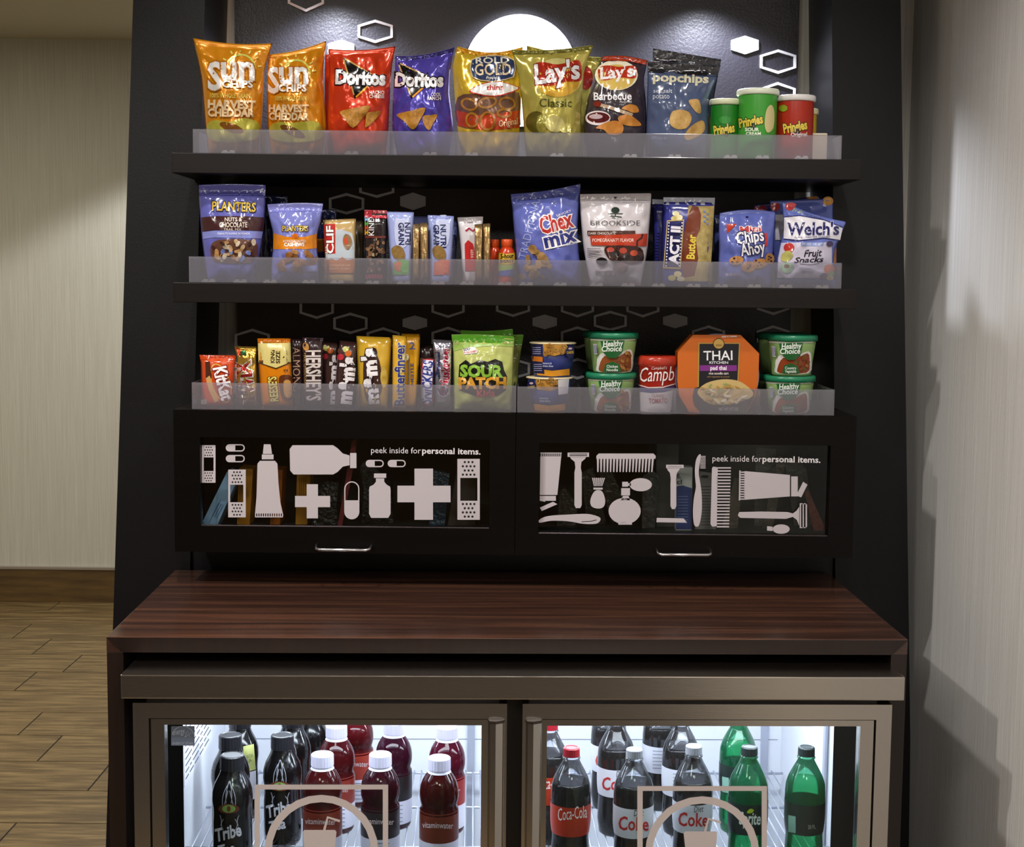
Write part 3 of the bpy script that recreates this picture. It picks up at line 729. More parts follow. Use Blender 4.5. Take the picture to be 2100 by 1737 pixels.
for k in range(34):
    x, y = rr.uniform(436, 524), rr.uniform(495, 533)
    b.e(x, y, rr.uniform(4, 8), rr.uniform(3, 5), rr.choice([NUT('d8b88c'), NUT('c89860'), NUT('e8dcc0'), '4a2a20', '3a1c18', '6a7ab8']), rr.uniform(0, 180), 'nut_picture')
b = Bag('nut_pouch', 'navy and orange pouch standing behind the energy bar wrapper', 'pouch', [(640, 428), (642, 500), (645, 570)], [(690, 430), (689, 500), (688, 570)], YF + .075, Z2, '232c54', .012, 0, group=G2)
b.p([(642, 490), (689, 490), (688, 517), (642, 517)], 'c07018', 'band')
b = Bag('nut_pouch', 'lavender cashew pouch with curved orange band', 'pouch',
        [(548, 419), (553, 450), (561, 480), (560, 510), (557, 537), (556, 570)], [(663, 417), (658, 450), (650, 480), (650, 510), (653, 537), (654, 570)], YF - .004, Z2, '7276b8', .030, -2, group=G2, sealcol='8284c8', seal=.10)
b.p([(561, 478), (585, 485), (606, 487), (628, 485), (650, 479), (650, 509), (628, 511), (606, 510), (580, 511), (560, 511)], 'd07c14', 'band')
b.t('PLANTERS', 579, 474, 632, 474, 11, 'c8a83c', .02, out=('1c1830', .07)); b.e(605, 484, 7, 5, 'c06010', name='badge')
b.t('HONEY ROASTED', 581, 497, 627, 497, 5, 'f4ece0', .01); b.t('CASHEWS', 583, 505, 624, 505, 7, 'f8f0e8', .04)
for k in range(26):
    x = rr.uniform(576, 646); y = rr.uniform(516, 556)
    b.e(x, y, rr.uniform(7, 11), rr.uniform(4, 6), NUT(rr.choice(['c08844', 'a86c30', 'b87c3a', '9a6028'])), rr.uniform(-40, 40), 'nut_picture')
b.p([(620, 546), (650, 544), (652, 556), (622, 558)], '8a90cc', 'band')
# energy bar
b = Bar('energy_bar', 'tan energy bar wrapper tucked behind the red lettered bar', 'snack bar', [(690, 451), (690, 510), (690, 570)], [(746, 452), (746, 510), (746, 570)], YF + .06, Z2, '5a4a34', group=G2)
b = Bar('energy_bar', 'tan and grey energy bar with red vertical name strip', 'snack bar',
        [(662, 451), (664, 480), (666, 520), (667, 565)], [(730, 448), (730, 480), (729, 520), (728, 565)], YF + .016, Z2, 'b89a64', group=G2, sealcol='a88a54')
b.p([(688, 472), (700, 470), (722, 478), (727, 500), (727, 534), (668, 534), (668, 520), (688, 520)], 'b4bcc4', 'panel', 0)
b.p([(664, 460), (687, 459), (687, 520), (666, 521)], 'b82c28', 'name_strip')
b.t('CLIF', 684, 519, 683, 464, 14, 'f2ece8', .03, out=('5a1414', .04)); b.t('BAR', 672, 520, 672, 505, 5, 'f0d8c0', .02)
b.p([(703, 492), (708, 480), (718, 484), (722, 498), (714, 512), (706, 506)], '8a6a48', 'picture', 3); b.p([(704, 490), (711, 486), (714, 500), (707, 502)], 'c04a30', 'picture')
b.p([(668, 535), (680, 530), (690, 535), (702, 527), (712, 534), (727, 530), (727, 560), (668, 560)], 'b06a34', 'band')
b.t('CHOCOLATE CHIP', 676, 546, 718, 546, 4, 'e8c8a0', .0); b.t('PEANUT CRUNCH', 676, 553, 718, 553, 4, 'e8c8a0', .0)
# dark nut bar
b = Bar('nut_bar', 'dark nut bar wrapper with red crimped top and rainbow stripe', 'snack bar',
        [(747, 430), (748, 480), (749, 530), (750, 574)], [(794, 431), (793, 480), (791, 530), (788, 574)], YF + .004, Z2, '231a1c', group=G2, seal=.11, sealcol='b02838')
for y0, y1, c in ((444, 454, '7fb0d8'), (454, 463, '5cae3c'), (463, 472, 'cc4a20'), (472, 482, 'd8a020')): b.r(748, y0, 755, y1, c, 'stripe')
b.t('KIND', 767, 483, 767, 445, 11, 'eee8e8', .0)
b.r(749, 484, 791, 488, '6a2a24', 'band')
for k in range(36):
    b.e(rr.uniform(752, 788), rr.uniform(490, 562), rr.uniform(2.5, 6), rr.uniform(2, 4), NUT(rr.choice(['5a3424', '8a6848', 'c8b090', '3a2018', '6a4430'])), rr.uniform(0, 180), 'nut_picture')
b.r(768, 487, 771, 560, '141012', 'seam')
for x in range(752, 788, 6): b.e(x, 567, 3, 5, 'a03040', name='crimp')
# fruit bars
def fruitbar(L, R, Y, label, c1, tx, ty):
    b = Bar('cereal_bar', label, 'snack bar', L, R, Y, Z2, '96a0d2', group=G2, sealcol='7e86bc')
    b.p([(L[0][0] + 18, 448), (R[0][0] - 10, 446), (R[0][0] - 12, 500), (L[0][0] + 20, 505)], 'b8bede', 'panel', 3)
    b.t('NUTRI', tx[0], ty[0], tx[0] + 1, ty[1], 11, '1c2250', .03); b.t('GRAIN', tx[1], ty[0], tx[1] + 1, ty[1] + 1, 11, '1c2250', .03)
    x = L[0][0]
    b.p([(x + 10, 510), (x + 20, 503), (x + 32, 508), (x + 38, 522), (x + 34, 534), (x + 20, 532), (x + 12, 524)], mat('cereal_print', '94702c', .5, vary=('604414', 150, 1.4)), 'bar_picture', 3)
    b.p([(x + 14, 538), (x + 30, 532), (x + 46, 534), (x + 45, 563), (x + 12, 564)], c1, 'fruit_picture', 0)
    b.e(x + 24, 546, 9, 11, 'c86a44'); b.e(x + 36, 550, 8, 10, c1)
    return b
bb = Bar('cereal_bar', 'blue cereal bar standing behind the gold foil bars', 'snack bar', [(846, 443), (848, 500), (850, 575)], [(884, 444), (884, 500), (884, 575)], YF + .07, Z2, '6a72ac', group=G2)
bb = Bar('cereal_bar', 'blue cereal bar wedged sideways behind the orange fruit one', 'snack bar', [(905, 450), (905, 500), (908, 575)], [(938, 453), (937, 500), (932, 575)], YF + .06, Z2, '5a649e', group=G2)
bb.t('NUTRI', 926, 462, 927, 508, 8, '20265a', .02)
fruitbar([(793, 434), (796, 470), (799, 520), (802, 577)], [(849, 435), (848, 470), (846, 520), (843, 577)], YF, 'periwinkle cereal bar with green fruit picture', '5ea24a', (830, 817), (457, 501))
fruitbar([(877, 441), (878, 470), (879, 520), (880, 575)], [(931, 443), (930, 470), (927, 520), (922, 575)], YF + .004, 'periwinkle cereal bar with orange fruit picture', 'd0603c', (903, 889), (461, 508))
for i, (xa, xb, y, dY, lb) in enumerate(((846, 860, 460, -.012, 'gold foil bar standing edge on beside the green fruit cereal bar'), (861, 878, 458, -.012, 'gold foil bar standing edge on beside the orange fruit cereal bar'),
                                      (973, 990, 460, -.012, 'gold foil bar standing edge on against the white berry bar'), (991, 1006, 459, -.012, 'gold foil bar standing edge on beside the small red bottles'))):
    Bar('foil_bar', lb, 'snack bar', [(xa, y), (xa, 500), (xa + 1, 577)], [(xb, y - 1), (xb, 500), (xb - 1, 577)], YF + dY, Z2, 'b89868', T=.014, group='gold foil bars on the middle shelf', crease=.002, finish=foil)
b = Bar('berry_bar', 'white and silver bar with red berry picture', 'snack bar', [(938, 446), (942, 480), (946, 520), (948, 572)], [(991, 444), (988, 480), (984, 520), (980, 572)], YF + .014, Z2, 'cfc8cc', group=G2, sealcol='a8a2a4', seal=.08)
b.l([(955, 474), (962, 468), (970, 474), (978, 466)], 4, 'a02440'); b.p([(953, 500), (960, 492), (970, 500), (974, 520), (974, 556), (954, 556)], 'b42424', 'picture', 0)
b.t('BERRY', 965, 512, 965, 535, 6, 'f0d0d0', .0)
# small energy shot bottles
def shot(cx, Y, label, top, hw):
    s = hw / 17.0
    c = Round('energy_shot', label, 'bottle', cx, [(576, 16 * s), (574, 17 * s), (522, 17 * s), (514, 16 * s), (509, 12 * s), (506, 10.5 * s)], Y, Z2, 'b83412', group='energy shots on the middle shelf', finish=lambda h: mat('shot_sleeve_' + h, h, .22))
    zt = c.pr[-1][0]; k = Y / F * s
    c.add('cap', [(zt - .001, 10.5 * k), (zt, 11.7 * k), (zt + .013, 11.7 * k), (zt + .0145, 10.6 * k)], plastic('cc4a18', .25))
    return c
shot(1014, YF + .055, 'red topped energy shot bottle behind its twin', 491, 13)
c = shot(1039, YF + .012, 'red topped energy shot bottle with yellow lettering band, in front', 489, 17)
c.p([(1022, 518), (1039, 521), (1056, 518), (1056, 540), (1039, 543), (1022, 540)], 'c8a02c', 'label'); c.t('5-hour', 1027, 530, 1053, 529, 9, '16120c', .03); c.t('ENERGY', 1026, 539, 1053, 538, 6, '16120c', .02)
c.p([(1022, 541), (1039, 544), (1056, 541), (1056, 552), (1022, 556)], '8aa040', 'label'); c.p([(1022, 556), (1056, 552), (1056, 566), (1022, 566)], '3c4a90', 'label')
# snack mix bag
b = Bag('snack_mix_bag', 'periwinkle snack mix bag with red script name, leaning with raised corner', 'snack bag',
        [(1047, 398), (1051, 430), (1054, 470), (1058, 510), (1061, 545), (1066, 572)], [(1191, 376), (1187, 420), (1184, 470), (1186, 510), (1190, 545), (1188, 572)], YF, Z2, '5e66b0', .034, 4, group=G2, sealcol='525aa6', seal=.09)
b.t('TRADITIONAL', 1079, 532, 1110, 404, 17, '98a0d4', .0)
b.t('Chex', 1112, 480, 1176, 464, 34, 'b42c28', .03, out=('efeae6', .05)); b.t('SAVORY', 1142, 445, 1172, 434, 5, 'e8e4ec', .0)
b.e(1155, 474, 5, 4, 'b89a4c', name='dot')
b.t('mix', 1120, 508, 1182, 494, 27, '2c3480', .035, out=('efeae6', .06)); b.t('SNACK MIX', 1163, 504, 1186, 499, 6, 'dfe0f0', .0)
for k in range(26):
    u = rr.random(); y = 508 + 62 * u; x = 1098 + rr.uniform(-1, 1) * (6 + 34 * u) + 8 * u
    b.e(x, y, rr.uniform(5, 11), rr.uniform(4, 9), mat('cereal_mix_print', 'b08a52', .5, vary=('7a5426', 200, 1.5)) if rr.random() < .6 else NUT(rr.choice(['c8a060', '94683a', 'd8b070'])), rr.uniform(0, 180), 'cereal_picture')
# white chocolate pouch
b = Bag('chocolate_pouch', 'white stand up pouch with tree emblem and red band', 'pouch',
        [(1189, 398), (1190, 430), (1193, 470), (1197, 510), (1203, 545), (1210, 575)], [(1336, 396), (1334, 430), (1331, 470), (1328, 510), (1322, 545), (1314, 575)], YF - .004, Z2, 'c9c2c6', .030, 0, group=G2, seal=.10, sealcol='bdb6ba')
b.e(1262, 405, 3, 2.4, '2a2226', name='hang_hole')
b.e(1262, 431, 8.5, 6.5, '26342c', name='tree_emblem'); b.l([(1262, 434), (1262, 443)], 2, '26342c'); b.l([(1247, 438), (1277, 438)], 1.6, '3c4a40'); b.l([(1250, 442), (1275, 445)], 1.8, '3c4a40'); b.l([(1255, 446), (1268, 447)], 1.4, '3c4a40')
b.t('BROOKSIDE', 1211, 462.5, 1313, 462.5, 10.5, '2c2428', -.012)
b.p([(1204, 473), (1303, 473), (1303, 483), (1205, 483)], '4a2c24', 'band'); b.t('DARK CHOCOLATE', 1207, 481, 1262, 481, 5, 'e8dcd4', .0)
b.p([(1210, 483), (1328, 479), (1326, 505), (1212, 503)], 'b83c24', 'band'); b.t('POMEGRANATE FLAVOR', 1215, 496, 1300, 496, 7, 'f2e4dc', .0)
b.l([(1318, 480), (1316, 488), (1307, 494), (1306, 510), (1310, 532)], 3.5, '2a1612', 'crack')
b.p([(1240, 508), (1270, 503), (1310, 507), (1320, 520), (1316, 538), (1280, 540), (1250, 532)], '3a1a14', 'picture', 4)
b.blobs([(1262, 520, 9, 7, '1c1010'), (1252, 512, 8, 5, 'b04030'), (1278, 514, 8, 6, 'a83c28'), (1284, 529, 10, 7, '1a0e0e'), (1300, 519, 8, 6, 'b8482c'), (1309, 530, 7, 6, '201010'), (1268, 532, 8, 6, '241212'), (1234, 536, 12, 8, '1c1214'), (1273, 549, 16, 11, '8a7474')])
for k in range(5): b.r(1204, 509 + k * 4.2, 1204 + (28, 30, 26, 29, 16)[k], 511 + k * 4.2, '8e868a', 'small_print')
b.p([(1222, 556), (1264, 556), (1264, 566), (1222, 566)], 'a89ea2', 'panel')
for k in range(4): b.r(1224 + k * 10, 558, 1231 + k * 10, 565, 'd8d2d6', 'small_print')
# microwave popcorn packets
bb = Bar('popcorn_packet', 'blue popcorn packet pushed behind the one with brown stripe', 'snack packet', [(1337, 408), (1339, 480), (1341, 580)], [(1400, 410), (1400, 480), (1400, 580)], YF + .05, Z2, '3a3a94', T=.012, group=G2, seal=.09, sealcol='b8bcc8')
for k in range(11): bb.r(1341, 478 + k * 6, 1352, 480 + k * 6, '20204e', 'small_print')
b = Bar('popcorn_packet', 'blue popcorn packet with striped name box and brown butter stripe', 'snack packet',
        [(1360, 404), (1360, 450), (1359, 500), (1358, 582)], [(1467, 405), (1464, 450), (1459, 500), (1453, 582)], YF + .004, Z2, '383a8e', T=.014, group=G2, seal=.085, sealcol='b4b8c6')
b.p([(1412, 420), (1465, 420), (1462, 480), (1456, 577), (1400, 577), (1404, 500)], mat('popcorn_print', 'c8b476', .5, vary=('8a7028', 110, 1.6)), 'picture')
b.p([(1420, 422), (1432, 424), (1438, 440), (1436, 470), (1427, 490), (1432, 530), (1424, 566), (1402, 570), (1396, 535), (1402, 480), (1411, 440)], '74341c', 'butter_stripe', 0)
b.t('Butter', 1424, 531, 1427, 482, 16, 'e6cc4a', .03)
for k in range(6): b.r(1443 + (k % 2) * 6, 432 + k * 5, 1447 + (k % 2) * 6, 436 + k * 5, '6a82b8', 'small_print')
b.blobs([(1386, 438, 7, 5, 'e4dcae'), (1392, 446, 8, 6, 'd8cc92'), (1382, 448, 6, 5, 'c8b870'), (1390, 562, 8, 6, 'd8cc92'), (1378, 570, 8, 6, 'c8b870'), (1396, 572, 8, 5, 'e4dcae')])
b.p([(1368, 452), (1403, 450), (1396, 551), (1360, 550)], 'd0b468', 'box_edge'); b.p([(1369.5, 454), (1401, 452), (1394.5, 549), (1362, 548)], '22245e', 'name_box')
for k in range(15):
    y = 457 + k * 6.3; b.e(1372 - (k * 6.3) * .07, y, 1.5, 1.5, 'f0e4e0', name='bulb_dot'); b.e(1399 - (k * 6.3) * .065, y, 1.5, 1.5, 'f0e4e0', name='bulb_dot')
b.t('ACT II', 1390, 541, 1395, 466, 18, 'e8e4ee', .05)
# small cookie bag
bb = Bag('cookie_bag', 'blue cookie bag hidden behind the one showing cookies', 'snack bag', [(1464, 440), (1464, 500), (1466, 580)], [(1560, 440), (1560, 500), (1558, 580)], YF + .07, Z2, '4a5296', .02, 0, group=G2)
b = Bag('cookie_bag', 'blue mini cookie bag with chocolate chip cookies', 'snack bag',
        [(1476, 437), (1474, 470), (1475, 510), (1473, 545), (1472, 572)], [(1591, 435), (1588, 470), (1586, 510), (1584, 545), (1582, 572)], YF, Z2, '5e68b0', .030, -6, group=G2, seal=.06)
b.p([(1490, 459), (1511, 459), (1491, 479)], 'b83c24', 'corner_triangle'); b.e(1532, 445, 3, 2, '20244a', name='hang_hole')
b.t('Mini', 1519, 477, 1560, 474, 12, 'c03430', .03, out=('f0ecf0', .05))
b.t('Chips', 1512, 501, 1567, 493, 24, 'f2eef2', .02, out=('22265a', .07)); b.t('Ahoy', 1521, 525, 1570, 517, 24, 'f2eef2', .02, out=('22265a', .07))
b.l([(1570, 478), (1572, 492), (1571, 505)], 5, 'c03430')
CK = mat('cookie_print', 'c08a4c', .5, vary=('9a6230', 120, 1.5))
for x, y, a, c_ in ((1510, 534, 15, 9), (1535, 547, 15, 11), (1558, 540, 16, 10), (1579, 530, 9, 11)):
    b.e(x, y, a, c_, CK, -8, 'cookie_picture')
    for k in range(4): b.e(x + rr.uniform(-.6, .6) * a, y + rr.uniform(-.6, .6) * c_, 2.4, 1.7, '3a2010', name='chip_dot')
for k in range(4): b.e(1491 + k * 8, 563, 3.4, 3.2, 'c8b8d0', name='small_print')
# fruit snack pouches
b = Bag('fruit_pouch', 'blue fruit snack pouch farthest back with strawberry corner', 'pouch', [(1546, 420), (1550, 480), (1560, 575)], [(1680, 401), (1684, 480), (1690, 575)], YF + .118, Z2, '3e4890', .02, 0, group=G2)
b.e(1560, 427, 14, 7, 'a83848'); b.p([(1655, 404), (1676, 402), (1677, 412), (1657, 413)], 'c08030', 'picture')
b = Bag('fruit_pouch', 'blue fruit snack pouch with orange slice corner, behind the front pouch', 'pouch',
        [(1579, 412), (1582, 450), (1584, 500), (1590, 575)], [(1708, 407), (1708, 450), (1716, 500), (1716, 575)], YF + .062, Z2, '5e6ab4', .024, 0, group=G2)
b.e(1698, 412, 11, 9, 'd08a30'); b.e(1698, 412, 8, 6, 'e0a850'); b.e(1590, 424, 10, 9, 'b03a40'); b.r(1708, 508, 1715, 545, 'c07a34', 'band'); b.r(1590, 440, 1606, 492, 'd8d4e0', 'band')
b = Bag('fruit_pouch', 'white and blue fruit snack pouch with large navy name, crumpled forward', 'pouch',
        [(1603, 412), (1606, 440), (1608, 470), (1600, 500), (1592, 535), (1592, 575)], [(1736, 455), (1729, 470), (1722, 490), (1712, 508), (1710, 535), (1714, 575)], YF - .004, Z2, '6874bc', .032, 6, crease=.005, group=G2, seal=.03)
b.p([(1612, 418), (1622, 415), (1633, 419), (1627, 428), (1618, 432), (1611, 426)], 'b03c40', 'fruit_picture', 3)
b.t('Fruit', 1625, 434, 1646, 438, 8, 'b8c860', .0, .2); b.t('Our 1st Ingredient', 1649, 440, 1690, 452, 5, '404a30', .0, .2)
b.p([(1608, 446), (1640, 443), (1690, 452), (1728, 468), (1723, 492), (1690, 487), (1640, 492), (1607, 489)], 'e8e4ec', 'banner', 0)
b.l([(1608, 445), (1640, 442), (1690, 451), (1728, 466)], 2, '2a2a66'); b.l([(1607, 490), (1640, 493), (1690, 488), (1723, 493)], 2, '2a2a66')
b.t("Welch's", 1616, 482, 1720, 481, 26, '26265e', .025, .05, out=('cfcbe0', .03)); b.t('FAMILY FARMER OWNED', 1630, 489, 1703, 487, 4, '5a5a80', .0)
b.p([(1602, 498), (1640, 497), (1706, 497), (1706, 570), (1594, 570), (1596, 530)], 'cfc8dc', 'panel', 0)
b.p([(1643, 497), (1690, 497), (1688, 505), (1643, 505)], '8898d0', 'band'); b.t('MIXED FRUIT', 1646, 503.5, 1685, 503.5, 5, 'eceef8', .0)
b.t('Fruit', 1649, 527, 1686, 525, 14, '1e1a24', .02, .3); b.t('Snacks', 1629, 539, 1689, 537, 11, '1e1a24', .02, .3); b.l([(1640, 541), (1662, 543), (1680, 540)], 1.6, '1e1a24')
b.e(1618, 508, 11, 10, 'b8342c', name='fruit_picture'); b.p([(1604, 520), (1618, 514), (1626, 524), (1616, 536), (1602, 534)], 'b8b468', 'fruit_picture', 3); b.e(1614, 549, 14, 11, '9ec49a', name='fruit_picture'); b.e(1613, 546, 6, 4, '7a4a34', name='fruit_picture')
b.e(1701, 552, 11, 10, 'c8683c', name='fruit_picture'); b.e(1706, 561, 6, 5, '70a060', name='fruit_picture'); b.e(1690, 567, 8, 7, '4a3a6a', name='fruit_picture'); b.e(1702, 570, 7, 5, 'c8b05c', name='fruit_picture'); b.e(1702, 500, 7, 6, '3c2c50', name='fruit_picture')
b.t('FAT FREE', 1643, 561, 1669, 561, 5, 'a09ab4', .02)
b.p([(1593, 572), (1650, 574), (1712, 575), (1713, 579), (1650, 579), (1593, 579)], '6a7cc8', 'band')

# ================================================================ bottom row, on top of the personal-items cabinet
G3 = 'candy on top of the cabinet'
tray(Z3, (393, 784), (1059, 791), (486, 606, 732, 864), 'frosted acrylic tray in front of the candy bars')
tray(Z3, (1061, 791), (1712, 801), (1190, 1388, 1560), 'frosted acrylic tray in front of the soup cups and noodle box')
Y3 = YF
b = Bar('wafer_bar', 'orange red wafer bar with slanted white lettering, beside the tray end', 'candy bar', [(409, 728), (412, 742), (413, 780), (413, 833)], [(484, 729), (481, 742), (479, 780), (477, 833)], Y3, Z3, 'c24418', T=.012, group=G3, seal=.09, sealcol='ac3812')
b.ring(453, 786, 19, 42, 2.2, 'd8a848', -18); b.p([(421, 742), (430, 741), (434, 772), (430, 784), (422, 778)], '4a2416', 'wafer_picture'); b.p([(422, 776), (430, 770), (436, 790), (448, 822), (440, 826), (428, 800)], 'c89a5a', 'wafer_picture')
b.t('KitKat', 437, 756, 455, 822, 26, 'f0e8e8', .035, .1, out=('7a1c1c', .05))
b.p([(412, 820), (424, 818), (424, 829), (412, 829)], 'd8c8c0', 'small_print')
b = Bar('caramel_bar', 'gold caramel bar with crumpled top and red lettering', 'candy bar', [(480, 710), (486, 728), (485, 770), (483, 833)], [(528, 711), (526, 728), (528, 770), (529, 833)], Y3 + .006, Z3, 'b8923c', T=.014, crease=.004, group=G3, seal=.12, finish=foil)
b.t('TWIX', 521, 826, 512, 742, 30, 'b03030', .05, out=('efe8e0', .06)); b.r(494, 719, 504, 728, '3c7a4c', 'badge'); b.p([(484, 712), (492, 715), (496, 726), (488, 730)], 'a83c20', 'corner')
b = Bar('peanut_cup_packet', 'orange peanut butter cup packet with pale yellow top flap', 'candy bar', [(528, 694), (529, 720), (531, 760), (537, 833)], [(596, 694), (596, 720), (598, 760), (603, 833)], Y3, Z3, 'c8740c', T=.013, group=G3, seal=.06, sealcol='c46a0a')
b.p([(529, 704), (596, 703), (597, 744), (566, 757), (530, 745)], '4a2a10', 'flap_edge'); b.p([(529, 704), (596, 703), (597, 742), (566, 754.5), (530, 743)], 'cdbd76', 'flap')
b.t('KING', 563, 744, 563, 718, 8, '2a1e10', .03); b.t('SIZE', 574, 745, 574, 720, 8, '2a1e10', .03); b.t('NET WT', 590, 743, 590, 718, 3, '5a4c28', .0)
b.t("REESE'S", 571, 822, 566, 772, 17, 'd8c860', .03, out=('5a2c10', .06))
b.p([(572, 776), (580, 769), (598, 772), (601, 800), (598, 820), (580, 818), (574, 800)], '5a2c12', 'cup_picture', 3); b.p([(582, 782), (596, 782), (598, 812), (584, 812)], 'b88a4a', 'cup_picture', 3); b.t('2', 590, 762, 590, 757, 8, '2a1e10', .02)
b = Bar('almond_chocolate_bar', 'dark brown almond chocolate bar with beige lettering', 'candy bar', [(597, 692), (598, 740), (600, 833)], [(622, 693), (622, 740), (622, 833)], Y3 + .022, Z3, '2c1a1c', T=.009, group=G3)
b.t('ALMONDS', 600, 712, 601, 815, 15, 'b8947c', .0)
b = Bar('milk_chocolate_bar', 'dark brown chocolate bar with tall silver lettering', 'candy bar', [(620, 692), (621, 740), (623, 833)], [(663, 693), (662, 740), (660, 833)], Y3, Z3, '2c1c1e', T=.011, group=G3, sealcol='34242c')
b.t("HERSHEY'S", 628, 719, 629, 821, 30, 'c8bcb8', .03); b.t('MILK CHOCOLATE', 623.5, 724, 624.5, 798, 4, 'b09050', .0); b.e(627, 711, 6, 9, 'b07c40', -20, 'almond_picture')
def candies(b, spots):
    for x, y, r, c in spots:
        b.e(x, y, r, r * .95, mat('candy_print_' + c, c, .15, coat=.5), name='candy_picture')
b = Bar('candy_pouch', 'dark brown candy pouch wedged next to the silver lettered chocolate bar', 'candy bag', [(661, 700), (661, 750), (662, 833)], [(694, 702), (693, 750), (692, 833)], Y3 + .030, Z3, '3a2422', T=.010, group=G3)
candies(b, ((669, 713, 7, 'b8b060'), (677, 719, 6.5, 'c06020'), (667, 731, 6, 'a82838')))
b.t("m&m's", 687, 828, 691, 730, 14, 'd8d0d4', .06)
b = Bar('candy_pouch', 'dark brown candy pouch leaning on the yellow candy bag', 'candy bag', [(697, 698), (692, 730), (688, 770), (686, 833)], [(734, 702), (732, 730), (730, 770), (728, 833)], Y3 + .008, Z3, '3a2422', T=.013, group=G3)
candies(b, ((709, 716, 6.5, 'b8b860'), (714, 725, 6.5, 'c46424'), (698, 732, 7, 'b02c38'), (698, 720, 6, '4a3234')))
b.t("m&m's", 719, 828, 729, 736, 29, 'ddd6d8', .06, out=('241414', .04))
b = Bar('peanut_candy_bag', 'yellow candy bag with saw toothed top edge', 'candy bag', [(731, 689), (733, 740), (735, 785), (736, 836)], [(804, 692), (801, 740), (797, 785), (794, 836)], Y3 + .004, Z3, 'c09828', T=.016, p=3.5, q=.8, crease=.002, group=G3, seal=.05)
b.p([(748, 720), (765, 716), (778, 740), (783, 775), (783, 800), (772, 822), (752, 822), (745, 780)], '3c2420', 'panel', 3)
b.t("m&m's", 776, 826, 769, 716, 28, 'e4dee0', .06, out=('241414', .04))
b.p([(785, 750), (794, 765), (794, 785), (786, 795), (780, 775)], 'c8a848', 'picture', 3)
bb = Bar('peanut_butter_bar', 'yellow orange bar with small blue markings, behind the blue lettered one', 'candy bar', [(823, 684), (823, 740), (822, 833)], [(862, 685), (860, 740), (854, 833)], Y3 + .018, Z3, 'd0961c', T=.009, group=G3)
bb.t('2', 840, 716, 851, 716, 14, '5a6090', .02); bb.t('NESTLE', 848, 790, 848, 745, 6, '4a4a70', .02); bb.r(836, 730, 840, 790, '8a7050', 'stripe')
b = Bar('peanut_butter_bar', 'yellow bar with tall blue lettering reading upward', 'candy bar', [(805, 687), (805, 740), (804, 833)], [(834, 690), (833, 740), (831, 833)], Y3 - .002, Z3, 'cfa030', T=.012, group=G3)
b.t('Butterfinger', 829, 832, 830, 703, 20, '2c3680', .03, out=('d8c890', .04))
bb = Bar('nougat_bar', 'plain dark brown bar standing behind the blue lettered bar', 'candy bar', [(860, 710), (860, 760), (860, 833)], [(890, 709), (890, 760), (890, 833)], Y3 + .03, Z3, '2a1c1e', T=.008, group=G3)
b = Bar('nougat_bar', 'dark brown bar with blue lettering on a white red edged strip', 'candy bar', [(862, 734), (862, 780), (862, 833)], [(891, 733), (890, 780), (888, 833)], Y3, Z3, '3a2422', T=.011, group=G3, seal=.02)
b.p([(868, 735), (890, 737), (887, 826), (879, 832), (863, 828), (864, 760)], 'b83840', 'strip_edge'); b.p([(869, 738), (888, 739), (885, 825), (878, 829), (865, 825), (866, 762)], 'd8d4e0', 'strip'); b.t('SNICKERS', 884, 828, 888, 740, 20, '2c3884', .035, .2)
b = Bar('whipped_bar', 'silver bar with red lettering and crinkled foil top', 'candy bar', [(887, 696), (890, 740), (892, 790), (893, 836)], [(927, 698), (926, 740), (925, 790), (924, 836)], Y3 - .002, Z3, '9c98a4', T=.013, crease=.003, group=G3, seal=.10, finish=foil)
b.r(892, 722, 902, 780, '50507c', 'band')
b.t('Musketeers', 921, 794, 923, 706, 18, 'a83048', .035, .1, out=('e8e0e6', .05)); b.e(909, 802, 13, 12, 'd8d2dc'); b.e(909, 802, 11, 10, '34346e', name='badge'); b.t('3', 904, 809, 914, 807, 13, 'c03848', .04)
b.r(898, 825, 908, 833, '4a8a5a', 'badge')
# sour candy bags
SP = 'b4ba6a'
b = Bag('sour_candy_bag', 'green topped candy bag at the back, only its edge showing', 'candy bag', [(985, 686), (985, 760), (985, 836)], [(1074, 686), (1064, 752), (1060, 836)], Y3 + .085, Z3, '9aa058', .012, 0, group=G3, sealcol='5c9a2c', seal=.16)
b = Bag('sour_candy_bag', 'green topped candy bag in the middle with raised corner', 'candy bag', [(945, 677), (945, 760), (945, 836)], [(1052, 674), (1052, 760), (1052, 836)], Y3 + .055, Z3, 'a0a85c', .012, 3, group=G3, sealcol='4f9424', seal=.18)
b = Bag('sour_candy_bag', 'pale green sour candy bag with large green and orange lettering', 'candy bag', [(926, 686), (929, 720), (930, 770), (930, 800), (931, 836)], [(1055, 690), (1053, 720), (1052, 770), (1051, 800), (1049, 836)], Y3, Z3, SP, .028, -2, group=G3, sealcol='559a28', seal=.10)
b.p([(929, 705), (960, 702), (1000, 698), (1053, 703), (1053, 711), (1010, 709), (960, 713), (930, 720)], mat('sour_fade_print', '6aa838', .35, vary=('b4ba6a', 240, 1.6)), 'band')
b.p([(942, 748), (955, 738), (966, 746), (984, 738), (1000, 742), (1016, 736), (1030, 742), (1034, 760), (1040, 772), (1038, 800), (1020, 812), (980, 814), (942, 800), (940, 775)], '141410', 'backing', 0)
b.t('SOUR', 945, 772, 1029, 773, 23, '86b43c', .05); b.t('PATCH', 942, 797, 1037, 796, 22, 'd09430', .05); b.t('Kids', 979, 814, 1014, 812, 13, 'b83838', .04)
b.p([(948, 716), (968, 711), (980, 718), (978, 724), (952, 727)], 'e2dcd8', 'flash'); b.t('SOUR', 951, 720, 968, 717, 5, '40306a', .02); b.t('THEN SWEET', 952, 726, 978, 722, 4, 'b83030', .02)
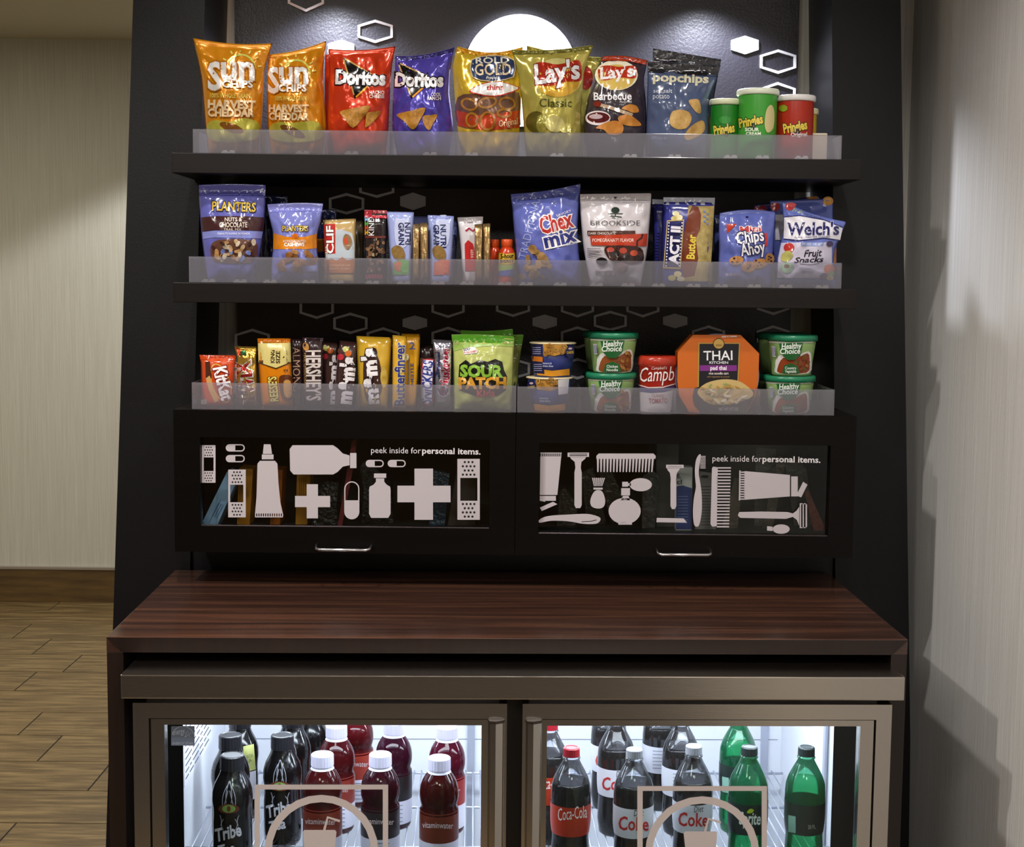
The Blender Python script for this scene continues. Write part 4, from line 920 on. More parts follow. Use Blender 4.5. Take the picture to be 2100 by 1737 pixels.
# mac and cheese cups
def cup(cx, rimy, boty, hwt, hwb, Y, z, label, flip=False):
    c = Round('macaroni_cup', label, 'cup', cx, [(boty, hwb), (rimy + 3, hwt - 3)], Y, z, '2a3474', group='macaroni cups on the cabinet', finish=lambda h: mat('cup_print_' + h, h, .35))
    zt = c.pr[-1][0]; r = c.pr[-1][1]; c.add('rim', [(zt - .001, r), (zt, r + .003), (zt + .002, r + .003), (zt + .003, r)], plastic('d8c8a0', .4))
    h = boty - rimy
    def Y_(f): return rimy + h * f
    c.p([(cx - hwb * .86, Y_(.80)), (cx, Y_(.86)), (cx + hwb * .9, Y_(.80)), (cx + hwb * .9, Y_(.99)), (cx, Y_(1.03)), (cx - hwb * .8, Y_(.99))], 'c8861c', 'band')
    if not flip:
        c.p([(cx - hwt * .93, Y_(.08)), (cx - hwt * .45, Y_(.12)), (cx - hwb * .42, Y_(.96)), (cx - hwb * .95, Y_(.92))], '1c1c44', 'panel'); c.p([(cx - hwt * .9, Y_(.42)), (cx - hwt * .42, Y_(.45)), (cx - hwt * .42, Y_(.6)), (cx - hwt * .86, Y_(.57))], 'c06c1c', 'badge')
        for k in range(4): c.r(cx - hwt * .85, Y_(.16 + .06 * k), cx - hwt * .5, Y_(.185 + .06 * k), '8a8ab0', 'small_print')
        for k in range(4): c.r(cx - hwt * .8, Y_(.66 + .06 * k), cx - hwt * .45, Y_(.685 + .06 * k), '8a8ab0', 'small_print')
    x0 = cx - hwt * (.42 if not flip else .6)
    c.p([(x0, Y_(.06)), (cx, Y_(.09)), (cx + hwt * .6, Y_(.06)), (cx + hwt * .62, Y_(.32)), (cx + 4, Y_(.42)), (x0 + 4, Y_(.38))], 'b88434', 'picture', 0)
    for k in range(14): c.ring(rr.uniform(x0 + 5, cx + hwt * .55), rr.uniform(Y_(.10), Y_(.36)), 6, 4, 2.5, NUT(rr.choice(['d8a448', 'c08830', 'e0b458'])), rr.uniform(0, 180), name='macaroni_picture')
    bx = cx + (hwt * .76 if not flip else -hwt * .76)
    c.e(bx, Y_(.30), 9, 13, '1e1e4c', name='badge'); c.e(bx, Y_(.2), 4, 2.2, 'd8b8c0', name='badge'); c.t('CHEESE', bx - 7, Y_(.36), bx + 7, Y_(.34), 5, 'd8b840', .02)
    c.t('macaroni &', cx - 20, Y_(.66), cx - 2, Y_(.67), 4, 'd8dcf0', .0); c.t('cheese dinner', cx - 20, Y_(.74), cx + 2, Y_(.75), 4, 'd8dcf0', .0)
    if flip: c.p([(cx + hwt * .38, Y_(.1)), (cx + hwt * .86, Y_(.06)), (cx + hwt * .8, Y_(.5)), (cx + hwt * .4, Y_(.54))], 'd8d4d8', 'panel'); c.t('original', cx + 2, Y_(.3), cx + 18, Y_(.3), 5, '2a2a2a', .0)
    return c
YR = Y3 + .022
lowc = cup(1126, 772, 842, 48, 37, YR, Z3, 'blue macaroni cup at the bottom of its stack', True)
zc = lowc.pr[-1][0] + .0033
upc = cup(1133, 701, 770, 48, 39, YR + .004, zc, 'blue macaroni cup stacked on top of another')
# soup bowls with green lids
def bowl(cx, lidy, boty, hw, Y, z, label, flavor, front=True):
    lh = 12
    c = Round('soup_bowl', label, 'soup bowl', cx, [(boty, hw * .74), (boty - 3, hw * .78), (lidy + 22, hw * .93), (lidy + lh, hw * .95)], Y, z, '8fae6a', group='microwave soup bowls', finish=lambda h: mat('bowl_print_' + h, h, .35))
    zt = c.pr[-1][0]; r = c.pr[-1][1]; k = Y / F
    c.add('lid', [(zt - .0005, r + .0008), (zt, r + .0035), (zt + .0095, r + .0035), (zt + .0115, r + .001), (zt + .0115, r - .004), (zt + .0100, r - .006)], plastic('1f7a56', .3))
    c.ztop = zt + .0115
    if not front: return c
    L = lidy + lh
    c.p([(cx - hw * .9, L + 1), (cx, L + 4), (cx + hw * .9, L + 1), (cx + hw * .9, L + 5), (cx, L + 8), (cx - hw * .9, L + 5)], 'd8dcc8', 'band')
    h = boty - L
    c.p([(cx - 32, L + h * .78), (cx - 30, L + h * .55), (cx - 18, L + h * .42), (cx + 5, L + h * .5), (cx + 36, L + h * .32), (cx + 42, L + h * .6), (cx + 36, L + h * .98), (cx - 28, L + h * .98)], 'dcd8d4', 'bowl_picture', 3)
    fc = ('b86a2c', 'd09848', '8a4a20', 'c88030') if flavor[0] == 'Chicken' else ('a04a20', '5c6a2c', '8a3c18', 'c07030')
    c.p([(cx - 27, L + h * .8), (cx - 16, L + h * .52), (cx + 6, L + h * .58), (cx + 34, L + h * .38), (cx + 38, L + h * .66), (cx + 32, L + h * .96), (cx - 22, L + h * .98)], fc[2], 'soup_picture', 3)
    for k_ in range(16): c.e(cx + rr.uniform(6, 36), L + h * rr.uniform(.38, .92), rr.uniform(3, 6), rr.uniform(2, 4), NUT(rr.choice(fc)), rr.uniform(0, 180), 'soup_picture')
    if True:
        c.p([(cx - 25, L + 6), (cx + 25, L + 5), (cx + 20, L + h * .42), (cx + 8, L + h * .58), (cx - 8, L + h * .58), (cx - 19, L + h * .42)], '1f5a2c', 'name_panel', 0)
        c.t('Healthy', cx - 19, L + 18, cx + 22, L + 16, 11, 'eef2ea', .02, .15); c.t('Choice', cx - 22, L + 28, cx + 19, L + 27, 11, 'eef2ea', .02, .15)
    c.p([(cx - 18, L + h * .98), (cx - 15, L + h * .76), (cx, L + h * .68), (cx + 14, L + h * .76), (cx + 18, L + h * .98)], '1f5a2c', 'flavor_panel', 0)
    c.t(flavor[0], cx - 12, L + h * .86, cx + 11, L + h * .86, 5.5, 'eef2ea', .01); c.t(flavor[1], cx - 12, L + h * .96, cx + 11, L + h * .96, 5.5, 'eef2ea', .01)
    c.p([(cx - 40, L + 12), (cx - 32, L + 13), (cx - 31, L + 34), (cx - 38, L + 33)], 'c8c8d4', 'barcode')
    for k_ in range(4): c.l([(cx - 39 + k_ * 2, L + 14), (cx - 37.5 + k_ * 2, L + 32)], .8, '3c3c60', 'barcode_bar')
    return c
YB2 = Y3 + .024
lo_ = bowl(1252, 763, 846, 51, YB2, Z3, 'soup bowl with green lid beneath the chicken noodle one', ('Chicken', 'Noodle'))
bowl(1256, 681, 764, 51, YB2 + .002, lo_.ztop + .0003, 'soup bowl with green lid, yellow pasta picture, on top of its stack', ('Chicken', 'Noodle'))
lb = bowl(1243, 758, 840, 49, YB2 + .125, Z3, 'green lidded soup bowl behind the lower chicken noodle bowl', ('', ''), False)
bowl(1243, 678, 756, 49, YB2 + .125, lb.ztop + .0003, 'green lidded soup bowl behind the upper chicken noodle bowl', ('', ''), False)
lo_ = bowl(1617, 769, 848, 52, YB2, Z3, 'soup bowl with green lid beneath the country vegetable one', ('Country', 'Vegetable'))
bowl(1622, 686, 767, 51, YB2 + .002, lo_.ztop + .0003, 'soup bowl with green lid, brown vegetable picture, on top of its stack', ('Country', 'Vegetable'))
lb = bowl(1601, 765, 842, 50, YB2 + .125, Z3, 'green lidded soup bowl behind the lower country vegetable bowl', ('', ''), False)
bowl(1601, 682, 762, 50, YB2 + .125, lb.ztop + .0003, 'green lidded soup bowl behind the upper country vegetable bowl', ('', ''), False)
# red soup cup
c = Round('soup_cup', 'red soup cup with white script name and white base', 'soup cup', 1346, [(846, 33), (843, 34), (800, 37), (750, 38.5), (748, 40)], YB2 - .004, Z3, 'a02418', finish=lambda h: mat('soup_cup_print_' + h, h, .3))
zt = c.pr[-1][0]; r = c.pr[-1][1]
c.add('lid', [(zt, r), (zt + .001, r + .001), (zt + .014, r - .0005), (zt + .0185, r - .004), (zt + .0185, r - .008), (zt + .017, r - .010)], plastic('ac3220', .25))
c.p([(1311, 803), (1335, 806), (1360, 805), (1382, 799), (1381, 846), (1350, 849), (1313, 846)], 'd0c8c8', 'base_panel', 0)
c.l([(1308, 789), (1330, 795), (1360, 794), (1385, 787)], 1.8, 'e8e0dc'); c.p([(1309, 792), (1330, 797), (1360, 796), (1384, 790), (1383, 799), (1360, 804), (1335, 806), (1311, 803)], '33356e', 'swoosh')
c.t('Campb', 1313, 783, 1383, 780, 29, 'efe8e6', .0, .3, name='script_lettering'); c.t("Campbell's", 1336, 758, 1368, 757, 6, 'e0c8c0', .0, .3)
c.t('CLASSIC', 1337, 814, 1363, 814, 6, '9a3a3a', .0); c.t('TOMATO', 1331, 827, 1369, 826, 10, 'a03434', .02)
# noodle box: a fluted bowl held in an eight-sided orange sleeve
yb0, yb1 = Y3 + .0, Y3 + .05
zb_ = Z3 + .0006
outl = [(1412, 848), (1393, 812), (1389, 780), (1390, 722), (1421, 687), (1519, 687), (1557, 725), (1555, 780), (1549, 812), (1532, 848)]
poly = []
for x, y in outl:
    P = PY(x, y, yb0); poly.append((P.x, max(P.z, zb_) if y < 840 else zb_))
nb = Vector((PY(1472, 848, yb0).x, (yb0 + yb1) / 2, Z3))
bx_ = thing('noodle_box', nb, 'orange noodle box with black panel and gold seal', 'food box')
obj('sleeve', prism(poly, yb0, yb1), paper('c86418'), bx_, sub=nb)
bw = bmesh.new()
for x, y, s in ((1392, 1, -1), (1556, 1, 1)):
    pass
ctr = PY(1472, 772, yb0)
RB = (PY(1560, 772, yb0).x - PY(1386, 772, yb0).x) / 2
pts = [(ctr.x + RB * math.cos(math.radians(a)), ctr.z + RB * math.sin(math.radians(a))) for a in range(-40, 221, 6)]
pts = [(x, max(z, zb_)) for x, z in pts]
obj('bowl', prism(pts, yb0 + .012, yb1 - .012), plastic('8c88a0', .3), bx_, sub=nb)
ft = Flat(bx_, nb, yb0)
ft.p([(1432, 703), (1518, 703), (1513, 812), (1430, 812)], 'b09040', 'panel_edge'); ft.p([(1434.5, 705), (1515.5, 705), (1511, 812), (1433, 812)], '15121a', 'panel')
ft.e(1474, 705, 12, 11.5, '15121a', name='seal_edge'); ft.e(1474, 705, 10.5, 10, 'c09a4c', name='gold_seal'); ft.t('ASIA', 1468, 710, 1481, 710, 4, '4a3410', .0)
ft.t('THAI', 1443, 739, 1502, 738, 19, 'efecf0', .01); ft.t('KITCHEN', 1455, 746, 1493, 746, 5, 'e0dce4', .02)
ft.r(1435, 749, 1511, 761, '7a2a80', 'name_band'); ft.t('pad thai', 1457, 758.5, 1490, 758.5, 8, 'f0e8f0', .03)
ft.t('rice noodle cart', 1454, 768, 1494, 768, 5, 'e8dcd8', .02); ft.t('with vegetables & peanuts', 1450, 774, 1496, 774, 3, 'b8905c', .0)
ft.t('ready in 2 minutes', 1480, 692, 1511, 691, 4, 'e8e0e0', .02)
ft.p([(1424, 796), (1445, 790), (1500, 790), (1548, 800), (1546, 815), (1530, 846), (1428, 846), (1420, 815)], '1c161c', 'bowl_picture', 0)
ft.p([(1430, 804), (1448, 786), (1480, 778), (1510, 780), (1530, 790), (1545, 806), (1535, 818), (1500, 828), (1465, 830), (1445, 822)], 'c8ac70', 'noodle_picture', 3)
for k in range(46):
    a = rr.uniform(0, 6.283); q = math.sqrt(rr.random()); x, y = 1487 + 52 * q * math.cos(a), 806 + 22 * q * math.sin(a)
    ft.e(x, y, rr.uniform(4, 9), rr.uniform(1.5, 3), rr.choice(['d8c08a', 'c0a058', 'b08a40', 'e0d0a0', '8a9a60', 'e4dcc0']), rr.uniform(-60, 60), 'noodle_picture')
ft.p([(1412, 845), (1398, 815), (1406, 812), (1436, 846)], 'd06a1c', 'fork_picture'); ft.t('NET WT 9.77 OZ', 1474, 842, 1514, 842, 6, 'c8c0c4', .0)

# ================================================================ cabinet with glazed doors
xL, xR_, xM = PY(357, 985, YS).x, PY(1753, 985, YS).x, PY(1057, 985, YS).x
cab0 = Vector((xM, YS + .1, ZCB))
cabn = thing('display_cabinet', cab0, 'espresso wall cabinet with two glazed doors and printed toiletry shapes', 'cabinet')
INB = mat('cabinet_inside', '1a1512', .6)
zf = PY(700, 1083, YS + .05).z
yb = 3.235
top_ = .012
obj('top', box(xL, xR_, YS + .0205, yb, Z3 - top_, Z3, .001), DARKW, cabn, sub=cab0)
obj('bottom', box(xL, xR_, YS + .0205, yb, ZCB, zf), INB, cabn, sub=cab0)
obj('back', box(xL, xR_, yb, yb + .012, ZCB, Z3), INB, cabn, sub=cab0)
for a in (xL, xR_ - .018, xM - .009): obj('partition', box(a, a + .018, YS + .0205, yb - .001, zf + .0003, Z3 - top_ - .0003), INB, cabn, sub=cab0)
DOORM = mat('espresso_door', '0a0706', .34, spec=.15, vary=('060404', (3, 60, 90), 2.0))
GLINT = mat('chamfer_glint', '4a4244', .22, metal=.8)
DEC = mat('white_vinyl_decal', 'b9b0b4', .55)
HOLE = mat('decal_gap', '15100f', .5)
CHROME = mat('brushed_chrome', 'c9c8cc', .18, metal=1.0)
def join2d(parts):
    bm = bmesh.new()
    for q in parts:
        me = bpy.data.meshes.new('q'); q.to_mesh(me); q.free(); bm.from_mesh(me); bpy.data.meshes.remove(me)
    return bm
def rect2d(x0, y0, x1, y1): return poly2d([(x0, y0), (x1, y0), (x1, y1), (x0, y1)])
def door(x0, x1, op, handle):
    d = bpy.data.objects.new('door', None); col.objects.link(d); d.parent = cabn; d.empty_display_size = .02
    z0, z1 = ZCB, Z3 - .0003
    a, c = PY(op[0], op[1], YS), PY(op[2], op[3], YS)
    ox0, oz1, ox1, oz0 = a.x, a.z, c.x, c.z
    y0, y1 = YS, YS + .02
    obj('rail', prism([(x0, z1), (x1, z1), (ox1, oz1), (ox0, oz1)], y0, y1), DOORM, d, sub=cab0)
    obj('rail', prism([(x0, z0), (ox0, oz0), (ox1, oz0), (x1, z0)], y0, y1), DOORM, d, sub=cab0)
    obj('stile', prism([(x0, z0), (x0, z1), (ox0, oz1), (ox0, oz0)], y0, y1), DOORM, d, sub=cab0)
    obj('stile', prism([(x1, z0), (ox1, oz0), (ox1, oz1), (x1, z1)], y0, y1), DOORM, d, sub=cab0)
    obj('chamfer_glint', box(ox0, ox1, y0 + .003, y0 + .012, oz0 - .0005, oz0 + .0022, .0008), GLINT, d, sub=cab0)  # bright strip added to stand for light caught on the opening's lower chamfer
    obj('glass', box(ox0 + .0004, ox1 - .0004, y0 + .0125, y0 + .0155, oz0 + .0004, oz1 - .0004), GLASS(), d, sub=cab0)
    hx0, hx1 = PY(handle[0], handle[2], YS - .03).x, PY(handle[1], handle[2], YS - .03).x
    hz = PY((handle[0] + handle[1]) / 2, handle[2], YS - .03).z
    pts = [(hx0, YS + .0005, hz + .006), (hx0, YS - .016, hz + .004), (hx0 + .002, YS - .026, hz + .001), (hx0 + .008, YS - .03, hz)] + [(hx1 - .008, YS - .03, hz), (hx1 - .002, YS - .026, hz + .001), (hx1, YS - .016, hz + .004), (hx1, YS + .0005, hz + .006)]
    obj('handle', tube(pts, .0032, 10), CHROME, d, sub=cab0, smooth=True)
    return Flat(d, cab0, YS + .0123)
fl_ = door(xL, xM - .0006, (410, 896, 1003, 1085), (646, 759, 1128))
fr_ = door(xM + .0006, xR_, (1106, 908, 1698, 1101), (1349, 1460, 1138))
def bandage(f, x0, y0, x1, y1, h0, h1, hx0, hx1):
    f.lay(join2d([rect2d(x0, y0, x1, h0), rect2d(x0, h1, x1, y1), rect2d(x0, h0, hx0, h1), rect2d(hx1, h0, x1, h1)]), DEC, 'bandage_decal')
    dots = []; w_ = x1 - x0; r = w_ * .052
    for (ya, yb_) in ((y0, h0), (h1, y1)):
        for k in range(4):
            n = (3, 4, 3, 4)[k] if ya == y0 else (4, 3, 4, 3)[k]
            for j in range(n): dots.append(poly2d(ell_pts((x0 + x1) / 2 + (j - (n - 1) / 2) * w_ * .17, ya + (yb_ - ya) * (.17 + .22 * k), r, r, 0, 10)))
    f.lay(join2d(dots), HOLE, 'bandage_dots')['kind'] = 'stuff'
def capsule(f, x0, y0, x1, y1, vert=False):
    wd = 2.4
    if not vert:
        r = (y1 - y0) / 2; cy = (y0 + y1) / 2; xm = (x0 + x1) / 2
        A = ell_pts(x0 + r, cy, r, r, 0, 14, 90, 270); f.lay(poly2d(A + [(xm, y0), (xm, y1)]), DEC, 'capsule_decal')
        o_ = [(xm, y0)] + ell_pts(x1 - r, cy, r, r, 0, 14, -90, 90) + [(xm, y1)]; i_ = [(xm, y0 + wd)] + ell_pts(x1 - r, cy, r - wd, r - wd, 0, 14, -90, 90) + [(xm, y1 - wd)]
        f.lay(ring2d(o_, i_, False), DEC, 'capsule_decal')
    else:
        r = (x1 - x0) / 2; cx = (x0 + x1) / 2; ym = (y0 + y1) / 2
        f.lay(poly2d(ell_pts(cx, y1 - r, r, r, 0, 14, 0, 180) + [(x0, ym), (x1, ym)]), DEC, 'capsule_decal')
        o_ = [(x0, ym)] + ell_pts(cx, y0 + r, r, r, 0, 14, 180, 360) + [(x1, ym)]; i_ = [(x0 + wd, ym)] + ell_pts(cx, y0 + r, r - wd, r - wd, 0, 14, 180, 360) + [(x1 - wd, ym)]
        f.lay(ring2d(o_, i_, False), DEC, 'capsule_decal')
def cross(f, h, v): f.lay(join2d([rect2d(h[0], h[1], h[2], h[3]), rect2d(v[0], v[1], v[2], h[1]), rect2d(v[0], h[3], v[2], v[3])]), DEC, 'cross_decal')
bandage(fl_, 414, 913, 442, 990, 938, 966, 418, 438); bandage(fl_, 468, 963, 504, 1061, 994, 1030, 472, 499); bandage(fl_, 938, 941, 984, 1066, 980, 1027, 944, 979)
capsule(fl_, 463, 911, 502, 926); capsule(fl_, 463, 933, 502, 948); capsule(fl_, 750, 943, 787, 958); capsule(fl_, 795, 943, 832, 958); capsule(fl_, 706, 987, 737, 1065, True)
fl_.lay(join2d([poly2d([(541, 911), (555, 911), (558, 931), (539, 931)]), rect2d(537, 932, 561, 942), poly2d([(533, 945), (564, 945), (569, 951), (571, 990), (575, 1030), (580, 1053), (523, 1053), (526, 1020), (528, 951)]), rect2d(523, 1059, 580, 1061)] + [rect2d(523 + k * 4.6, 1053, 525.4 + k * 4.6, 1059) for k in range(13)]), DEC, 'tube_decal')
fl_.lay(join2d([poly2d([(600, 913), (683, 913), (692, 919), (703, 930), (717, 934), (717, 954), (703, 957), (692, 968), (683, 973), (602, 973), (595, 965), (594, 921)]), rect2d(718, 929, 731, 960)]), DEC, 'bottle_decal')
cross(fl_, (605, 1017, 677, 1040), (629, 993, 652, 1063)); cross(fl_, (815, 996, 924, 1030), (850, 961, 888, 1066))
fl_.lay(join2d([rect2d(767, 971, 792, 980), poly2d([(771, 981), (788, 981), (788, 988), (793, 994), (800, 998), (801, 1004), (801, 1054), (796, 1062), (761, 1062), (757, 1054), (757, 1004), (758, 998), (766, 994), (771, 988)])]), DEC, 'bottle_decal')
fl_.t('peek inside for', 761, 929, 863, 930, 12, 'd8d2d4', .0); fl_.t('personal items.', 866, 930, 985, 932, 12, 'd8d2d4', .022)
def razor(f, hx0, hx1, hy0, hy1, x0, x1, yb_):
    cx = (x0 + x1) / 2; w_ = hx1 - hx0
    f.lay(join2d([rect2d(hx0, hy0, hx1, hy0 + 2.4), rect2d(hx0, hy1 - 2, hx1, hy1), rect2d(hx0, hy0 + 2.4, hx0 + 4, hy1 - 2), rect2d(hx1 - 4, hy0 + 2.4, hx1, hy1 - 2), rect2d(hx0 + 4, (hy0 + hy1) / 2 - .8, hx1 - 4, (hy0 + hy1) / 2 + .8),
                  poly2d([(cx - w_ * .37, hy1 + .5), (cx + w_ * .37, hy1 + .5), (cx + w_ * .33, hy1 + 4), (cx + 7, hy1 + 10), (cx + 5.5, hy1 + 22), (x1, hy1 + 32), (x1, yb_ - 6), (x1 - 3, yb_), (x0 + 3, yb_), (x0, yb_ - 6), (x0, hy1 + 32), (cx - 5.5, hy1 + 22), (cx - 7, hy1 + 10), (cx - w_ * .33, hy1 + 4)])]), DEC, 'razor_decal')
fr_.lay(join2d([rect2d(1108, 928, 1152, 930)] + [rect2d(1109 + k * 4, 930, 1111 + k * 4, 936) for k in range(11)] + [poly2d([(1108, 936), (1151, 936), (1143, 1015), (1107, 1015)]), poly2d([(1107, 1017), (1140, 1017), (1140, 1027), (1118, 1027), (1118, 1029), (1107, 1027)]), poly2d([(1107, 1041), (1134, 1029), (1143, 1034), (1111, 1048)])]), DEC, 'tube_decal')
razor(fr_, 1164, 1208, 928, 937, 1178, 1193, 1042); razor(fr_, 1366, 1402, 953, 960, 1375, 1387, 1044)
fr_.lay(join2d([poly2d([(1228, 930), (1340, 930), (1345, 935), (1344, 941), (1223, 941), (1223, 935)])] + [poly2d([(1224 + k * 6.62, 941), (1228.4 + k * 6.62, 941), (1227.4 + k * 6.5, 968), (1224.8 + k * 6.5, 968)]) for k in range(18)]), DEC, 'comb_decal')
fr_.lay(join2d([poly2d([(1214 + k * 4, 980), (1216.6 + k * 4, 980), (1219.5 + k * 2.6, 997), (1218 + k * 2.6, 997)]) for k in range(7)] + [rect2d(1217, 1000, 1236, 1004), poly2d(smooth_pts([(1220, 1007), (1234, 1007), (1241, 1025), (1238, 1039), (1226, 1043), (1213, 1038), (1211, 1024)], 4))]), DEC, 'shaving_brush_decal')
fr_.lay(join2d([poly2d(ell_pts(1281, 1048, 33, 27)), rect2d(1268, 1070, 1296, 1076), rect2d(1274, 1001, 1292, 1016), poly2d([(1278, 1017), (1289, 1017), (1292, 1026), (1273, 1026)]), rect2d(1276, 988, 1288, 998), rect2d(1288, 991, 1294, 996), poly2d(ell_pts(1314, 994, 23, 13.5))]), DEC, 'atomizer_decal')
fr_.lay(poly2d(smooth_pts([(1107, 1065), (1126, 1058), (1170, 1055), (1205, 1054), (1228, 1060), (1231, 1067), (1222, 1074), (1195, 1074), (1165, 1069), (1130, 1068), (1107, 1072)], 4)), DEC, 'hairbrush_decal')
fr_.l([(1193, 1070), (1212, 1069), (1223, 1066)], 1.4, HOLE, 'hairbrush_line')
fr_.p([(1347, 1062), (1402, 1063), (1409, 1072), (1346, 1071)], DEC, 'wedge_decal')
fr_.lay(join2d([poly2d(smooth_pts([(1432, 934), (1437, 932), (1436, 945), (1434, 958), (1433, 972), (1436, 990), (1439, 1015), (1439, 1050), (1434, 1076), (1428, 1080), (1423, 1074), (1421, 1050), (1423, 1022), (1427, 1000), (1426, 985), (1425, 965), (1427, 945)], 4))] + [rect2d(1436, 935 + k * 3, 1447, 936.6 + k * 3) for k in range(9)]), DEC, 'toothbrush_decal')
fr_.lay(join2d([poly2d([(1462, 957), (1472, 958), (1470, 1079), (1461, 1080), (1457, 1075), (1460, 961)])] + [rect2d(1470, 958 + k * 6.35, 1499 - k * .2, 961 + k * 6.35) for k in range(20)]), DEC, 'comb_decal')
fr_.lay(join2d([poly2d([(1527, 966), (1620, 974), (1620, 1018), (1526, 1025)]), poly2d([(1516, 964.5), (1519, 965), (1518, 1026), (1515, 1026.5)])] + [rect2d(1518, 967 + k * 5, 1527, 969.8 + k * 5) for k in range(12)] + [rect2d(1622.5, 977, 1636, 1018), poly2d([(1633, 1016), (1647, 988), (1656, 994), (1643, 1020)])]), DEC, 'tube_decal')
fr_.lay(join2d([poly2d([(1516, 1050), (1560, 1049), (1615, 1050), (1626, 1053), (1634, 1047), (1639, 1039), (1639, 1078), (1634, 1066), (1626, 1060), (1612, 1064), (1518, 1062), (1513, 1057)]), rect2d(1640, 1032, 1643, 1083), rect2d(1646, 1032, 1648.5, 1083), rect2d(1652, 1032, 1655, 1083), rect2d(1643, 1032, 1655, 1034), rect2d(1643, 1081, 1655, 1083)]), DEC, 'razor_decal')
fr_.lay(join2d([poly2d(ell_pts(1602, 1085, 17.5, 9.7)), poly2d([(1573, 1079), (1584, 1080), (1586, 1086), (1584, 1089), (1573, 1088)])]), DEC, 'bulb_decal')
fr_.t('peek inside for', 1461, 946, 1562, 947, 12, 'd8d2d4', .0); fr_.t('personal items.', 1564, 947, 1682, 949, 12, 'd8d2d4', .022)

# things kept in the cabinet
GI = 'personal items in the cabinet'
def carton(name, label, cat, pts, y, m, dep=.06, lines=None):
    poly = [PY(x, yy, y) for x, yy in pts]; zmin = min(p.z for p in poly)
    poly = [(p.x, p.z - zmin + zf + .0006) for p in poly]
    b0 = Vector((sum(p[0] for p in poly) / len(poly), y + dep / 2, zf))
    o = obj(name, prism(poly, y, y + dep), m, sub=b0); o.location = b0
    tag(o, label, cat, GI)
    f = Flat(o, b0, y); f.dz = zf + .0006 - zmin
    f.at = lambda px, py, lift: PY(px, py, y - lift) + Vector((0, 0, f.dz))
    return f
f = carton('medicine_box', 'light blue medicine box leaning in the cabinet', 'box', [(413, 1074), (466, 966), (486, 984), (444, 1080)], YS + .045, paper('8aa4c8'))
for k in range(3): f.l([(436 + k * 4, 1058 + k * 2), (450 + k * 4, 1030 + k * 2)], 1.2, '3c5a8c', 'small_print')
f.l([(428, 1072), (452, 1024)], .8, '4a6898', 'small_print')
f = carton('medicine_box', 'orange medicine box beside the leaning blue one', 'box', [(486, 1079), (490, 964), (519, 966), (512, 1080)], YS + .075, paper('b8700e')); f.l([(493, 975), (490, 1070)], 1, '6a3c08', 'small_print')
f = carton('medicine_box', 'narrow deep orange medicine box behind the tube shape', 'box', [(554, 1080), (558, 967), (580, 968), (574, 1080)], YS + .08, paper('b45a12')); f.r(559, 1062, 568, 1066, '5a2a08', 'small_print')
f = carton('medicine_box', 'amber medicine box behind the small cross shape', 'box', [(606, 1080), (609, 973), (637, 974), (630, 1080)], YS + .085, paper('b8740e'))
for k in range(4): f.r(614 + k * 4, 985, 615 + k * 4, 1040, '6a3c08', 'small_print')
CLR = clear('clear_plastic_pouch', 'c8c4c4', .08, .10, '8a8686', 1.0)
carton('toiletry_pouch', 'dark shiny pouch with crimped edge', 'pouch', [(640, 1081), (650, 1012), (668, 990), (695, 992), (690, 1040), (694, 1081)], YS + .07, mat('black_pouch', '1c1a1e', .18, bump=(120, .8, .01)))
carton('red_card', 'thin red edged card leaning in the cabinet', 'card', [(692, 1081), (722, 905), (731, 901), (729, 935), (701, 1081)], YS + .06, paper('7a2028'), .004)
carton('toiletry_pouch', 'dark pouch behind the capsule shape', 'pouch', [(742, 1081), (746, 1010), (738, 965), (752, 948), (800, 1000), (806, 1081)], YS + .11, mat('black_pouch', '1c1a1e', .18, bump=(120, .8, .01)))
carton('blue_packet', 'dark blue packet behind the large cross shape', 'packet', [(880, 1081), (884, 965), (922, 975), (912, 1081)], YS + .085, mat('navy_packet', '26364a', .25, bump=(90, .6, .01)), .02)
carton('comb_card', 'brown card leaning at the end of the shelf behind the big bandage', 'card', [(918, 1082), (938, 962), (976, 968), (974, 1082)], YS + .09, paper('3c2c26'), .004)
f = carton('blister_pack', 'clear hanging pack with rounded top and hole', 'packet', [(1346, 1092), (1346, 908), (1384, 908), (1392, 916), (1389, 1092)], YS + .10, mat('grey_card', '4a423e', .4), .006); f.e(1381, 918, 3, 3, '15100f', name='hang_hole')
f = carton('lotion_carton', 'white and blue lotion carton with lettering', 'carton', [(1386, 1092), (1388, 962), (1420, 963), (1418, 1092)], YS + .06, paper('cfc4c6'), .03)
f.p([(1387, 1002), (1400, 1000), (1419, 1006), (1418, 1090), (1386, 1090)], '38407e', 'panel'); f.t('e.', 1388, 985, 1396, 985, 9, '3c3438', .02); f.t('cl', 1388, 997, 1398, 997, 9, '3c3438', .02)
for k in range(9): f.r(1390, 1022 + k * 6, 1411, 1023.5 + k * 6, '7a80b0', 'small_print')
f = carton('instruction_card', 'grey card covered in small print behind the tall comb shape', 'card', [(1425, 1094), (1434, 976), (1466, 980), (1468, 1094)], YS + .075, paper('8a7c7c'), .012)
for k in range(14): f.r(1438, 1006 + k * 6, 1460, 1007.6 + k * 6, '4a4044', 'small_print')
f.e(1445, 986, 8, 3, '1c1618', name='hang_hole')
